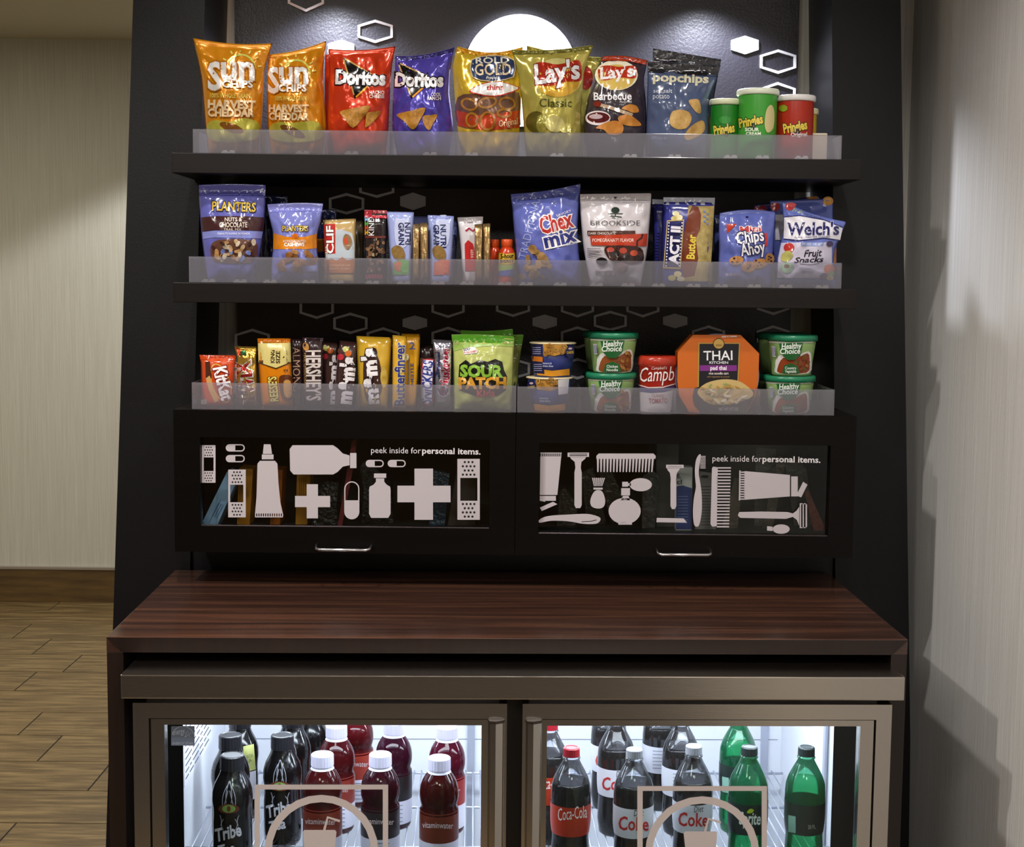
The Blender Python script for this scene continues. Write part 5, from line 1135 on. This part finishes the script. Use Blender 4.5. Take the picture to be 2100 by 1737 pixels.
for i, (pts, dy, c, lb) in enumerate((([(1142, 1094), (1148, 1024), (1158, 1015), (1184, 1050), (1180, 1094)], .10, '3a2e2c', 'brown tinted clip pack leaning behind the first razor shape'),
                            ([(1204, 1092), (1192, 985), (1216, 975), (1242, 1085), (1240, 1092)], .12, '2e2624', 'clear pack leaning behind the shaving brush shape'),
                            ([(1252, 1092), (1226, 975), (1246, 968), (1300, 1088), (1296, 1092)], .14, '342a26', 'long clear pack slanting behind the comb shape'),
                            ([(1316, 1092), (1318, 985), (1338, 972), (1352, 985), (1343, 1092)], .08, '3c3434', 'grey blister pack behind the atomizer bulb shape'),
                            ([(1480, 1094), (1506, 990), (1524, 995), (1512, 1094)], .09, '54443a', 'tan tube pack slanting beside the tall comb shape'),
                            ([(1546, 1094), (1550, 932), (1590, 936), (1594, 1000), (1560, 1094)], .12, '4c443e', 'grey hanging card behind the printed sentence'),
                            ([(1562, 1094), (1596, 945), (1612, 950), (1584, 1094)], .09, '4a3c34', 'brown hanging card leaning next to the grey one'),
                            ([(1628, 1094), (1608, 958), (1640, 962), (1654, 980), (1668, 1094)], .13, '463c36', 'dark hanging card behind the tube cap shape'),
                            ([(1668, 1095), (1650, 1015), (1658, 1012), (1690, 1085), (1688, 1095)], .07, '6a2c24', 'red card strip leaning against the cabinet end'))):
    carton('hanging_pack', lb, 'packet', pts, YS + dy, mat('pack_' + c, c, .25, bump=(100, .5, .006)), .008)

# ================================================================ counter surround and refrigerator (turned a little from the shelves)
ANG = 0.026
O2 = Vector((0.0, YC, 0.0)); _ca, _sa = math.cos(ANG), math.sin(ANG)
def tol(v): return Vector((v.x * _ca + v.y * _sa, -v.x * _sa + v.y * _ca, v.z))
def LY(px, py, ly):
    d = tol(ray(px, py)); o = tol(CAM - O2); return o + d * ((ly - o.y) / d.y)
def LZ(px, py, z):
    d = tol(ray(px, py)); o = tol(CAM - O2); return o + d * ((z - o.z) / d.z)
def wpt(p): return O2 + Vector((p.x * _ca - p.y * _sa, p.x * _sa + p.y * _ca, p.z))
ZCT = (LY(218, 1308, 0).z + LY(1862, 1310, 0).z) / 2
cx0, cx1 = LY(218, 1308, 0).x, LY(1862, 1310, 0).x
cdep = .572
TOPM = bpy.data.materials.new('walnut_laminate'); TOPM.use_nodes = True
def _walnut():
    nt = TOPM.node_tree; b = nt.nodes['Principled BSDF']
    tc = nt.nodes.new('ShaderNodeTexCoord'); mp = nt.nodes.new('ShaderNodeMapping'); mp.inputs['Scale'].default_value = (1.6, 38, 38)
    nt.links.new(tc.outputs['Object'], mp.inputs['Vector'])
    n = nt.nodes.new('ShaderNodeTexNoise'); n.inputs['Scale'].default_value = 1.0; n.inputs['Detail'].default_value = 6; n.inputs['Roughness'].default_value = .6; n.inputs['Distortion'].default_value = .4
    nt.links.new(mp.outputs[0], n.inputs['Vector'])
    cr = nt.nodes.new('ShaderNodeValToRGB'); e = cr.color_ramp.elements
    e[0].position = .28; e[0].color = lin('241613'); e[1].position = .72; e[1].color = lin('66402e')
    x = cr.color_ramp.elements.new(.5); x.color = lin('412a21')
    nt.links.new(n.outputs['Fac'], cr.inputs[0]); nt.links.new(cr.outputs[0], b.inputs['Base Color'])
    b.inputs['Roughness'].default_value = .2; b.inputs['Specular IOR Level'].default_value = .8
_walnut()
LEGM = mat('espresso_laminate', '24150f', .35, vary=('170d0a', (60, 60, 2), 2.0))
O2b = (0, 0, 0)
ctr_ = thing('counter', O2, 'dark walnut waterfall counter with square legs over the refrigerator', 'counter', rotz=ANG)
tk = .0265
top_bm = box(cx0, cx1, 0, cdep, ZCT - tk, ZCT, .0008)
obj('top', top_bm, TOPM, ctr_)
for a, b_ in ((cx0 + .0002, cx0 + .028), (cx1 - .028, cx1 - .0002)): obj('leg', box(a, b_, .0003, cdep, .0, ZCT - tk - .0003, .0006), LEGM, ctr_)
obj('front_edge', prism([(cx0, ZCT - .0009), (cx0 + tk, ZCT - tk), (cx1 - tk, ZCT - tk), (cx1, ZCT - .0009)], -.0012, 0.0), LEGM, ctr_)

STEEL = mat('brushed_steel', 'b9b2aa', .20, metal=1.0, bump=((6, 900, 900), .10, .0006))
STEELV = mat('brushed_steel_vertical', 'b9b2aa', .20, metal=1.0, bump=((900, 900, 6), .10, .0006))
fr0 = O2.copy()
fridge = thing('refrigerator', fr0, 'two door stainless undercounter refrigerator full of bottled drinks', 'refrigerator', rotz=ANG)
yl = -.086
lzt = (LY(247, 1383, yl).z + LY(1857, 1390, yl).z) / 2; lx0, lx1 = max(LY(247, 1383, yl).x, cx0 + .0285), min(LY(1857, 1390, yl).x, cx1 - .0285)
lzb = (LY(250, 1433, yl).z + LY(1853, 1437, yl).z) / 2
obj('ledge', box(lx0, lx1, yl, .50, lzb, lzt, .0018), STEEL, fridge)
yd = -.078
dzt = (LY(272, 1441, yd).z + LY(1830, 1446, yd).z) / 2; dzb = .14
DARK = mat('black_gasket', '0d0c0d', .4)
WHITE = mat('white_liner', 'd4d6de', .4)
ix0, ix1 = LY(272, 1441, yd).x + .012, LY(1830, 1446, yd).x - .012
iyb = .66
izt = lzb - .002
obj('back_wall', box(ix0, ix1, iyb, iyb + .01, dzb, izt), WHITE, fridge)
for a in (ix0, ix1 - .012): obj('side_wall', box(a, a + .012, -.03, iyb - .0003, dzb, izt), WHITE, fridge)
obj('ceiling_liner', box(ix0 + .0125, ix1 - .0125, -.03, iyb - .0003, izt - .012, izt), WHITE, fridge)
obj('floor_liner', box(ix0 + .0125, ix1 - .0125, -.03, iyb - .0003, dzb, dzb + .012), WHITE, fridge)
for a, b_ in ((ix0 + .0123, ix0 + .014), (ix1 - .014, ix1 - .0123)): obj('side_liner', box(a, b_, -.03, .20, dzb + .013, izt - .013), mat('black_liner', '040404', .9, spec=0.0), fridge)
obj('wall_seam', box(ix0 + .02, ix1 - .02, iyb - .0012, iyb - .0004, LY(700, 1515, iyb).z - .0006, LY(700, 1515, iyb).z + .0006), mat('seam', '7a7c8a', .5), fridge)
mx0, mx1 = LY(1040, 1443, yd).x, LY(1072, 1443, yd).x
obj('mullion', box(mx0 - .012, mx1 + .012, -.031, -.012, dzb, izt), DARK, fridge)
obj('toe_kick', box(ix0, ix1, -.02, .5, .0, dzb - .002), DARK, fridge)
# interior lamp: a lit strip along the top behind the doors
LAMP = mat('lamp_diffuser', 'dfe6ff', .5, emit=5.0)
for a, b_ in ((ix0 + .05, mx0 - .03), (mx1 + .03, ix1 - .05)):
    obj('light_strip', box(a, b_, -.02, .0, izt - .022, izt - .0125), LAMP, fridge)
    L = lamp('refrigerator_lamp', 'AREA', (0, 0, 0), 2.6, (.87, .88, 1.0), None, b_ - a, sizey=.06)
    L.parent = fridge; L.location = ((a + b_) / 2, .07, izt - .026); L.rotation_euler = (math.radians(12), 0, 0)
    L2 = lamp('refrigerator_lamp', 'AREA', (0, 0, 0), 4.6, (.87, .88, 1.0), None, b_ - a, sizey=.05)
    L2.parent = fridge; L2.location = ((a + b_) / 2, .36, izt - .016)
# doors
def fdoor(x0, x1, op, hx, hs):
    d = bpy.data.objects.new('door', None); col.objects.link(d); d.parent = fridge; d.empty_display_size = .02
    ox0, ox1 = op[0], op[1]; zt = dzt; zo = op[2]; zi = zo + .012; ra = .026
    def ringpiece(nm, p, y0, y1, m): obj(nm, prism(p, y0, y1), m, d)
    a0, a1 = (x0, x1)
    l0 = x0 + ra; l1 = x1 - ra; zt2 = zt - ra
    y0, y1 = yd, yd + .045
    ringpiece('rail', [(x0, zt), (x1, zt), (l1, zt2), (l0, zt2)], y0, y1, STEEL)
    ringpiece('rail', [(x0, dzb), (l0, dzb + ra), (l1, dzb + ra), (x1, dzb)], y0, y1, STEEL)
    ringpiece('stile', [(x0, dzb), (x0, zt), (l0, zt2), (l0, dzb + ra)], y0, y1, STEELV)
    ringpiece('stile', [(x1, dzb), (l1, dzb + ra), (l1, zt2), (x1, zt)], y0, y1, STEELV)
    g = .0025; i0, i1, iz = l0 + g, l1 - g, zt2 - g; oz = zo; ob = dzb + .05
    obj('groove', box(l0, l1, y0 + .012, y1 - .001, zt2 - g, zt2), DARK, d)
    for q in ((l0, l0 + g), (l1 - g, l1)): obj('groove', box(q[0], q[1], y0 + .012, y1 - .001, dzb + ra, zt2 - g), DARK, d)
    yi0, yi1 = y0 + .005, y0 + .03
    ringpiece('trim', [(i0, iz), (i1, iz), (ox1, oz), (ox0, oz)], yi0, yi1, STEEL)
    ringpiece('trim', [(i0, dzb + ra), (ox0, ob), (ox1, ob), (i1, dzb + ra)], yi0, yi1, STEEL)
    ringpiece('trim', [(i0, dzb + ra), (i0, iz), (ox0, oz), (ox0, ob)], yi0, yi1, STEELV)
    ringpiece('trim', [(i1, dzb + ra), (ox1, ob), (ox1, oz), (i1, iz)], yi0, yi1, STEELV)
    obj('glass', box(ox0 + .0003, ox1 - .0003, y0 + .014, y0 + .019, ob + .0003, oz - .0003), GLASS(), d)
    h0, h1 = hs; hz = zt2 + .0; hm = h0 + (h1 - h0) * .45
    bm = slab([(h0, y0 - .0005), (h0 + .003, y0 - .011), (hm, y0 - .013), (h1 - .003, y0 - .006), (h1, y0 - .0005)], dzb + .03, zt - .031)
    obj('handle', bm, STEELV, d)
    obj('handle_cap', slab([(h0 - .001, y0 - .0005), (h0 + .002, y0 - .0125), (hm, y0 - .0145), (h1 - .002, y0 - .0075), (h1 + .001, y0 - .0005)], zt - .0308, zt - .026, .0006), mat('dark_cap', '2a221e', .3), d)
    return d
def fx(px): return LY(px, 1443, yd).x
zo = LY(700, 1487, yd + .005).z; zo2 = LY(1450, 1489, yd + .005).z
dl = fdoor(fx(272), fx(1040), (fx(335), fx(988), zo), None, (fx(1002), fx(1035)))
dr = fdoor(fx(1072), fx(1830), (fx(1123), fx(1768), zo2), None, (fx(1079), fx(1112)))
class FlatL(Printed):
    finish = staticmethod(paper); step = 400.0
    def __init__(self, root, y): self.root, self.base, self.y = root, Vector((0, 0, 0)), y
    def at(self, px, py, lift): return LY(px, py, self.y - lift)
    def lay(self, bm, m, name='print', parent=None, step=None):
        self.n_print += 1
        for v in bm.verts: v.co = self.at(v.co.x, v.co.y, .0003 + .0001 * self.n_print)
        bm.normal_update()
        fl2 = [f for f in bm.faces if f.normal.y > 0]
        if fl2: bmesh.ops.reverse_faces(bm, faces=fl2)
        return obj(name, bm, self.finish(m) if isinstance(m, str) else m, parent or self.root)
GDEC = mat('fridge_decal', 'c0b4b2', .55)
for d, cx, x0, x1, y0 in ((dl, 659, 522, 796, 1609), (dr, 1440, 1307, 1573, 1612)):
    f = FlatL(d, yd + .014); w_ = x1 - x0; yb_ = y0 + w_ + 4
    f.lay(join2d([rect2d(x0, y0, x1, y0 + 10), rect2d(x0, yb_ - 10, x1, yb_), rect2d(x0, y0 + 10, x0 + 11, yb_ - 10), rect2d(x1 - 11, y0 + 10, x1, yb_ - 10)]), GDEC, 'square_decal')
    f.ring(cx, y0 + 138, 117, 117, 15, GDEC, name='circle_decal')
    sx = cx - 16
    f.lay(join2d([poly2d([(sx - 22, y0 + 97), (sx - 19, y0 + 93), (sx + 44, y0 + 93), (sx + 47, y0 + 97), (sx + 38, y0 + 190), (sx - 12, y0 + 190)]), line2d([(sx + 22, y0 + 93), (sx + 29, y0 + 67), (sx + 54, y0 + 75)], 5)]), GDEC, 'cup_decal')
f = FlatL(dl, yd + .014)
f.lay(rect2d(351, 1489, 399, 1529), mat('sticker', '5c6678', .5), 'energy_sticker'); f.ring(375, 1514, 24, 25, 1, 'aab4c0', a0=200, a1=340); f.t('energy', 354, 1508, 380, 1504, 8, 'aab4c0', .0, .3); f.t('ENERGY STAR', 354, 1527, 396, 1527, 5, '9aa6b4', .0)
f.l([(379, 1512), (385, 1497), (390, 1512), (378, 1502), (393, 1503), (379, 1512)], .8, 'aab4c0', 'star')
# notice on the left liner wall
nx = ix0 + .0125
ntc = obj('notice_label', box(nx - .0002, nx + .0006, .215, .50, .62, izt - .02), mat('notice_white', 'e0e0ea', .5), fridge)
rn = random.Random(8); NP = mat('notice_print', '3a3a48', .6); zz = izt - .03
while zz > .63:
    y_ = .225
    while y_ < .46:
        y2_ = y_ + rn.uniform(.015, .07)
        obj('small_print', box(nx + .0006, nx + .0009, y_, min(y2_, .485), zz - .0014, zz + .0014), NP, ntc); y_ = y2_ + .012
    zz -= .0125
# wire shelf
ZW = PY(1172, 1532, 2.52).z - .232
WIRE = mat('coated_wire', 'c4c8d6', .3, metal=.6)
ws = bpy.data.objects.new('wire_shelf', None); col.objects.link(ws); ws.parent = fridge; ws.empty_display_size = .02
sy0, sy1 = .0, .62
wme = bpy.data.meshes.new('wire'); _b = tube([(0, sy0, 0), (0, sy1, 0)], .0017, 6); _b.to_mesh(_b and wme); _b.free(); wme.materials.append(WIRE)
wx = ix0 + .03; nw = 0
while wx < ix1 - .03:
    o = link('wire', wme, None, ws, smooth=True); o.location = (wx, 0, ZW - .0019); wx += .0158
for yy in (sy0 + .004, .2, .41, sy1 - .004): obj('rail', tube([(ix0 + .016, yy, ZW - .0062), (ix1 - .016, yy, ZW - .0062)], .0027, 8), WIRE, ws, smooth=True)
for a in (ix0 + .05, mx0 - .06, ix1 - .05):
    bm = box(a - .008, a + .008, iyb - .006, iyb - .0005, .3, izt - .02); obj('shelf_standard', bm, mat('standard_strip', 'b4b8c8', .35, metal=.5), fridge)
for sx_ in (ix1 - .0165,):
    obj('shelf_standard', box(sx_ - .003, sx_ + .001, .24, .258, .3, izt - .02), mat('standard_strip', 'b4b8c8', .35, metal=.5), fridge)

# ---------------------------------------------------------------- bottles
class Bottle(Round):
    step = 6.0
    def __init__(self, name, label, px, py, prof, H, m, Y=None, group=None):
        zt = ZW + H
        if Y is None: P = PZ(px, py, zt)
        else: P = PY(px, py, Y); P = Vector((P.x, Y, zt))
        self.cx, self.Y = P.x, P.y; self.pr = [(ZW + .0003 + z, r) for z, r in prof]; self.base = Vector((self.cx, self.Y, ZW))
        self.root = obj(name, lathe(self.pr, self.cx, self.Y, 36), m, sub=self.base); self.smooth(self.root); self.root.location = self.base
        tag(self.root, label, 'bottle', group)
    def band(self, name, z0, z1, m, lift=.0004, n=36):
        zs = [ZW + .0003 + z0 + (z1 - z0) * k / 6 for k in range(7)]
        o = obj(name, lathe([(z, self.rad(z) + lift) for z in zs], self.cx, self.Y, n, cap=False), m, self.root, sub=self.base); self.smooth(o); return o
    def liquid(self, z1, m, k=.96):
        pr = [(z + .0012, r * k) for z, r in self.pr if z - ZW < z1] + [(ZW + z1, self.rad(ZW + z1) * k)]
        o = obj('liquid', lathe(pr, self.cx, self.Y, 30), m, self.root, sub=self.base); self.smooth(o); return o
    def cap(self, z0, z1, r, m, ridges=True):
        z = ZW + .0003; n = 48; bm = bmesh.new(); rings = []
        prof = [(z0, r), (z0 + .001, r + .0004), (z1 - .0018, r), (z1 - .0004, r - .0012), (z1, r - .003), (z1 - .0008, r - .005)]
        for zz, q in prof:
            rings.append([bm.verts.new((self.cx + (q + (.00045 if (k % 2 and ridges and zz < z1 - .001) else 0)) * math.cos(k * 2 * math.pi / n), self.Y + (q + (.00045 if (k % 2 and ridges and zz < z1 - .001) else 0)) * math.sin(k * 2 * math.pi / n), z + zz)) for k in range(n)])
        for A, B in zip(rings, rings[1:]):
            for k in range(n): bm.faces.new((A[k], A[(k + 1) % n], B[(k + 1) % n], B[k]))
        bm.faces.new(rings[-1]); bm.faces.new(rings[0][::-1])
        return obj('cap', bm, m, self.root, sub=self.base)
    def px(self, z, dx=0.0):
        """pixel of the front of the bottle at height z, dx as a share of the radius"""
        r = self.rad(ZW + z); return pix((self.cx + dx * r, self.Y - math.sqrt(max(0, r * r - (dx * r) ** 2)), ZW + z))
    def word(self, s, z, h, dx0, dx1, c, bold=.01, shear=0.0, dz=0.0, finish=None):
        a, b_ = self.px(z, dx0), self.px(z + dz, dx1); k = F / self.Y * .96
        if finish: self.finish = finish
        self.t(s, a[0], a[1], b_[0], b_[1], h * k, c, bold, shear)
SODA = [(0, .026), (.004, .031), (.03, .0345), (.055, .0335), (.074, .0325), (.088, .0345), (.1, .0357), (.150, .0357), (.165, .0345), (.178, .0305), (.190, .0245), (.202, .0180), (.211, .0138), (.2122, .0160), (.2145, .0160), (.2155, .0138), (.217, .0135)]
PET = clear('clear_bottle', 'f2f4f8', .03, .02, 'ffffff', .9)
COLA = mat('cola', '120806', .08, spec=.5)
def printed(h): return mat('bottle_label_' + h, h, .35)
def soda(px, py, cap, labels, label, words, group, Y=None):
    b = Bottle('soda_bottle', label, px, py, SODA, .2323, PET, Y, group)
    b.liquid(.172, COLA); b.cap(.2165, .232, .0142, cap)
    for z0, z1, c in labels: b.band('label', z0, z1, printed(c))
    for w_ in words: b.word(*w_, finish=printed)
    return b
RED, SILV = plastic('a01828', .35), plastic('8a8c94', .35)
GC, GD, GG, GV, GT = 'cola bottles in the refrigerator', 'silver label cola bottles in the refrigerator', 'green soda bottles in the refrigerator', 'red drink bottles in the refrigerator', 'black tea bottles in the refrigerator'
CL_ = (('Coca-Cola', .108, .022, -.62, .80, 'e8dcd8', .0, .3, .004),)
soda(1172, 1532, RED, ((.080, .134, 'a83018'),), 'cola bottle with red cap and red label, front of its row', CL_, GC)
soda(1128, 1478, RED, ((.080, .134, 'a83018'),), 'cola bottle with red label behind the red capped one', CL_, GC)
dw = (('Diet', .122, .011, -.05, .45, '1c1a20', .0, .3), ('Coke', .092, .024, -.78, .72, 'b02c28', .02))
for px, py, lb, Y_ in ((1301, 1535, 'silver capped diet cola bottle next to the red capped cola', None), (1423, 1528, 'silver capped diet cola bottle behind the circle sticker', None), (1265, 1465, 'diet cola bottle with large red name in the second row', None),
                      (1398, 1465, 'diet cola bottle turned to show its small print, second row', None), (1250, 1424, 'diet cola bottle in the back row near the cola', None), (1356, 1424, 'diet cola bottle in the back row behind the turned one', None)):
    tn = 'turned' in lb and 'behind' not in lb or 'behind the turned' in lb
    b = soda(px, py, SILV, ((.080, .134, 'c9cad4'),), lb, () if tn else dw, GD, Y_)
    if tn:
        for k in range(6):
            a, c2 = b.px(.126 - k * .007, -.5), b.px(.126 - k * .007, .35); b.l([a, c2], 1.6, '8a8c98', 'small_print')
GRN = clear('green_bottle', 'a4e6ca', .03, .10, '5fd0a0', .9)
GLQ = clear('lemon_lime_drink', 'a8e8cc', .03, .08, '4fc090', .3)
for px, py, lb, tx in ((1537, 1530, 'green soda bottle with dark label and leaf, behind the square sticker', True), (1654, 1531, 'green soda bottle standing alone by the refrigerator wall', False), (1516, 1462, 'green soda bottle in the second row without visible cap', False)):
    b = Bottle('soda_bottle', lb, px, py, SODA, .2323, GRN, None, GG)
    b.liquid(.172, GLQ); b.cap(.2165, .232, .0142, plastic('1e2a2c', .35)); b.band('label', .080, .136, printed('1c2a26'))
    b.finish = printed
    if tx:
        b.word('Sprite', .100, .022, -.55, .5, 'd8e0dc', .02, .15); q = b.px(.126, -.05); b.p([(q[0] - 7, q[1] + 3), (q[0], q[1] - 5), (q[0] + 8, q[1] - 2), (q[0] + 2, q[1] + 4)], 'a8c428', 'leaf', 3)
    else:
        b.word('20 FL', .094, .007, .0, .4, 'b8c8c0', .0); a, c2 = b.px(.112, -.9), b.px(.086, -.6); b.p([(a[0], a[1]), (c2[0], a[1] + 3), (c2[0], c2[1] + 3), (a[0], c2[1])], '8ab8a8', 'small_print')
WAT = [(0, .030), (.005, .033), (.02, .035), (.108, .035), (.113, .0335), (.118, .0315), (.124, .0335), (.132, .0350), (.142, .0350), (.153, .0335), (.163, .0300), (.172, .0250), (.178, .0205), (.182, .0185), (.186, .0180)]
WC = plastic('c8c4dc', .4)
def water(px, py, tint, lab, label, Y=None, words=True, low='c2c0d2'):
    b = Bottle('drink_bottle', label, px, py, WAT, .2053, clear('red_drink_' + tint, tint, .03, .16, tint, .9), Y, GV)
    b.liquid(.176, clear('red_liquid_' + tint, tint, .05, .25, tint, .3), .93)
    b.cap(.183, .205, .0198, WC); b.band('collar', .178, .1835, WC, .0008)
    b.band('label', .058, .111, printed(lab)); b.band('label_base', .012, .058, printed(low))
    if words: b.word('vitaminwater', .082, .010, -.82, .75, 'c8b8bc', .0, finish=printed)
    for k in range(5):
        a, c2 = b.px(.050 - k * .008, -.45), b.px(.050 - k * .008, .55); b.finish = printed; b.l([a, c2], 1.4, '6a6878', 'small_print')
    return b
water(661, 1545, '9a2a30', '6a2414', 'red vitamin drink bottle behind the circle sticker, front row'); water(780, 1545, '7a2440', '20181c', 'purple vitamin drink bottle with black label'); water(901, 1552, '8a2428', '5a2010', 'red vitamin drink bottle with brown label, clear of the sticker')
water(690, 1487, 'a82a38', '7a2418', 'red vitamin drink bottle in the second row near the tea', low='d0d0e0'); water(808, 1480, '8a2a58', '1c1a1e', 'magenta vitamin drink bottle with black band, second row', words=False, low='d0d0e0'); water(917, 1489, 'b02a5c', '8a2420', 'pink vitamin drink bottle beside the refrigerator wall strip', low='d0d0e0')
water(730, 1442, 'a82a38', '8a2a1c', 'red vitamin drink bottle in the back row', low='d0d0e0')
TEA = [(0, .031), (.006, .034), (.02, .0352), (.085, .0345), (.10, .0338), (.112, .0345), (.125, .0362), (.140, .0352), (.153, .0315), (.163, .0265), (.171, .0225), (.178, .0205), (.182, .0198)]
TB = mat('black_sleeve', '0c0b0d', .12, spec=.6); TC = plastic('1a1a20', .32)
def tea(px, py, label, front=True, peach=False):
    b = Bottle('tea_bottle', label, px, py, TEA, .2053, TB, None, GT); b.cap(.179, .205, .0208, TC)
    b.finish = printed
    if front:
        S = '8c8c98'
        for sg_ in (-1, 1):
            for zz in ((.165, .02, .145, .22, .128, .12), (.158, .12, .138, .42, .120, .30), (.150, .05, .132, .15, .118, .28), (.098, .30, .088, .52, .078, .30), (.104, .5, .094, .35, .085, .45)):
                b.l(smooth_open([b.px(zz[0], sg_ * zz[1]), b.px(zz[2], sg_ * zz[3]), b.px(zz[4], sg_ * zz[5])]), 1.3, S, 'flame_stroke')
        q = b.px(.118, 0.0); b.e(q[0], q[1], 22, 10, '5a2a1c'); b.e(q[0], q[1], 14, 8, '7a9a4c'); b.e(q[0], q[1], 4, 6, '6a3420')
        b.word('Tribe', .055, .022, -.62, .62, 'b0aeb8', .03, .25, .012); b.word('Tea', .030, .018, -.5, .30, 'b0aeb8', .03, .25, .008)
    if peach:
        a, c2, d2, e2 = b.px(.150, .35), b.px(.150, .9), b.px(.098, .95), b.px(.098, .40)
        b.p([a, c2, d2, e2], 'b4b870', 'side_label'); b.t('PEACH', a[0] + 3, (a[1] * .5 + e2[1] * .5), c2[0] - 1, (c2[1] * .5 + d2[1] * .5), 7, '4a5a34', .0); b.t('TEA', a[0] + 5, (a[1] * .32 + e2[1] * .68), c2[0] - 3, (c2[1] * .32 + d2[1] * .68), 7, '4a5a34', .0)
        a, c2, d2, e2 = b.px(.096, .40), b.px(.096, .95), b.px(.04, .95), b.px(.04, .40); b.p([a, c2, d2, e2], 'c0c0cc', 'side_label')
    return b
def smooth_open(p, n=6):
    a, b_, c = p; return [((1 - t) ** 2 * a[0] + 2 * t * (1 - t) * b_[0] + t * t * c[0], (1 - t) ** 2 * a[1] + 2 * t * (1 - t) * b_[1] + t * t * c[1]) for t in [k / n for k in range(n + 1)]]
tea(476, 1547, 'black tea bottle with silver flames, front corner'); tea(579, 1506, 'black tea bottle with green eye emblem, behind the square sticker')
tea(472, 1506, 'plain looking black tea bottle behind the front corner one', False); tea(492, 1464, 'black tea bottle with pale green peach label', False, True); tea(600, 1462, 'black tea bottle in the third row beside the red drinks', True); tea(636, 1440, 'black tea bottle farthest back', False)
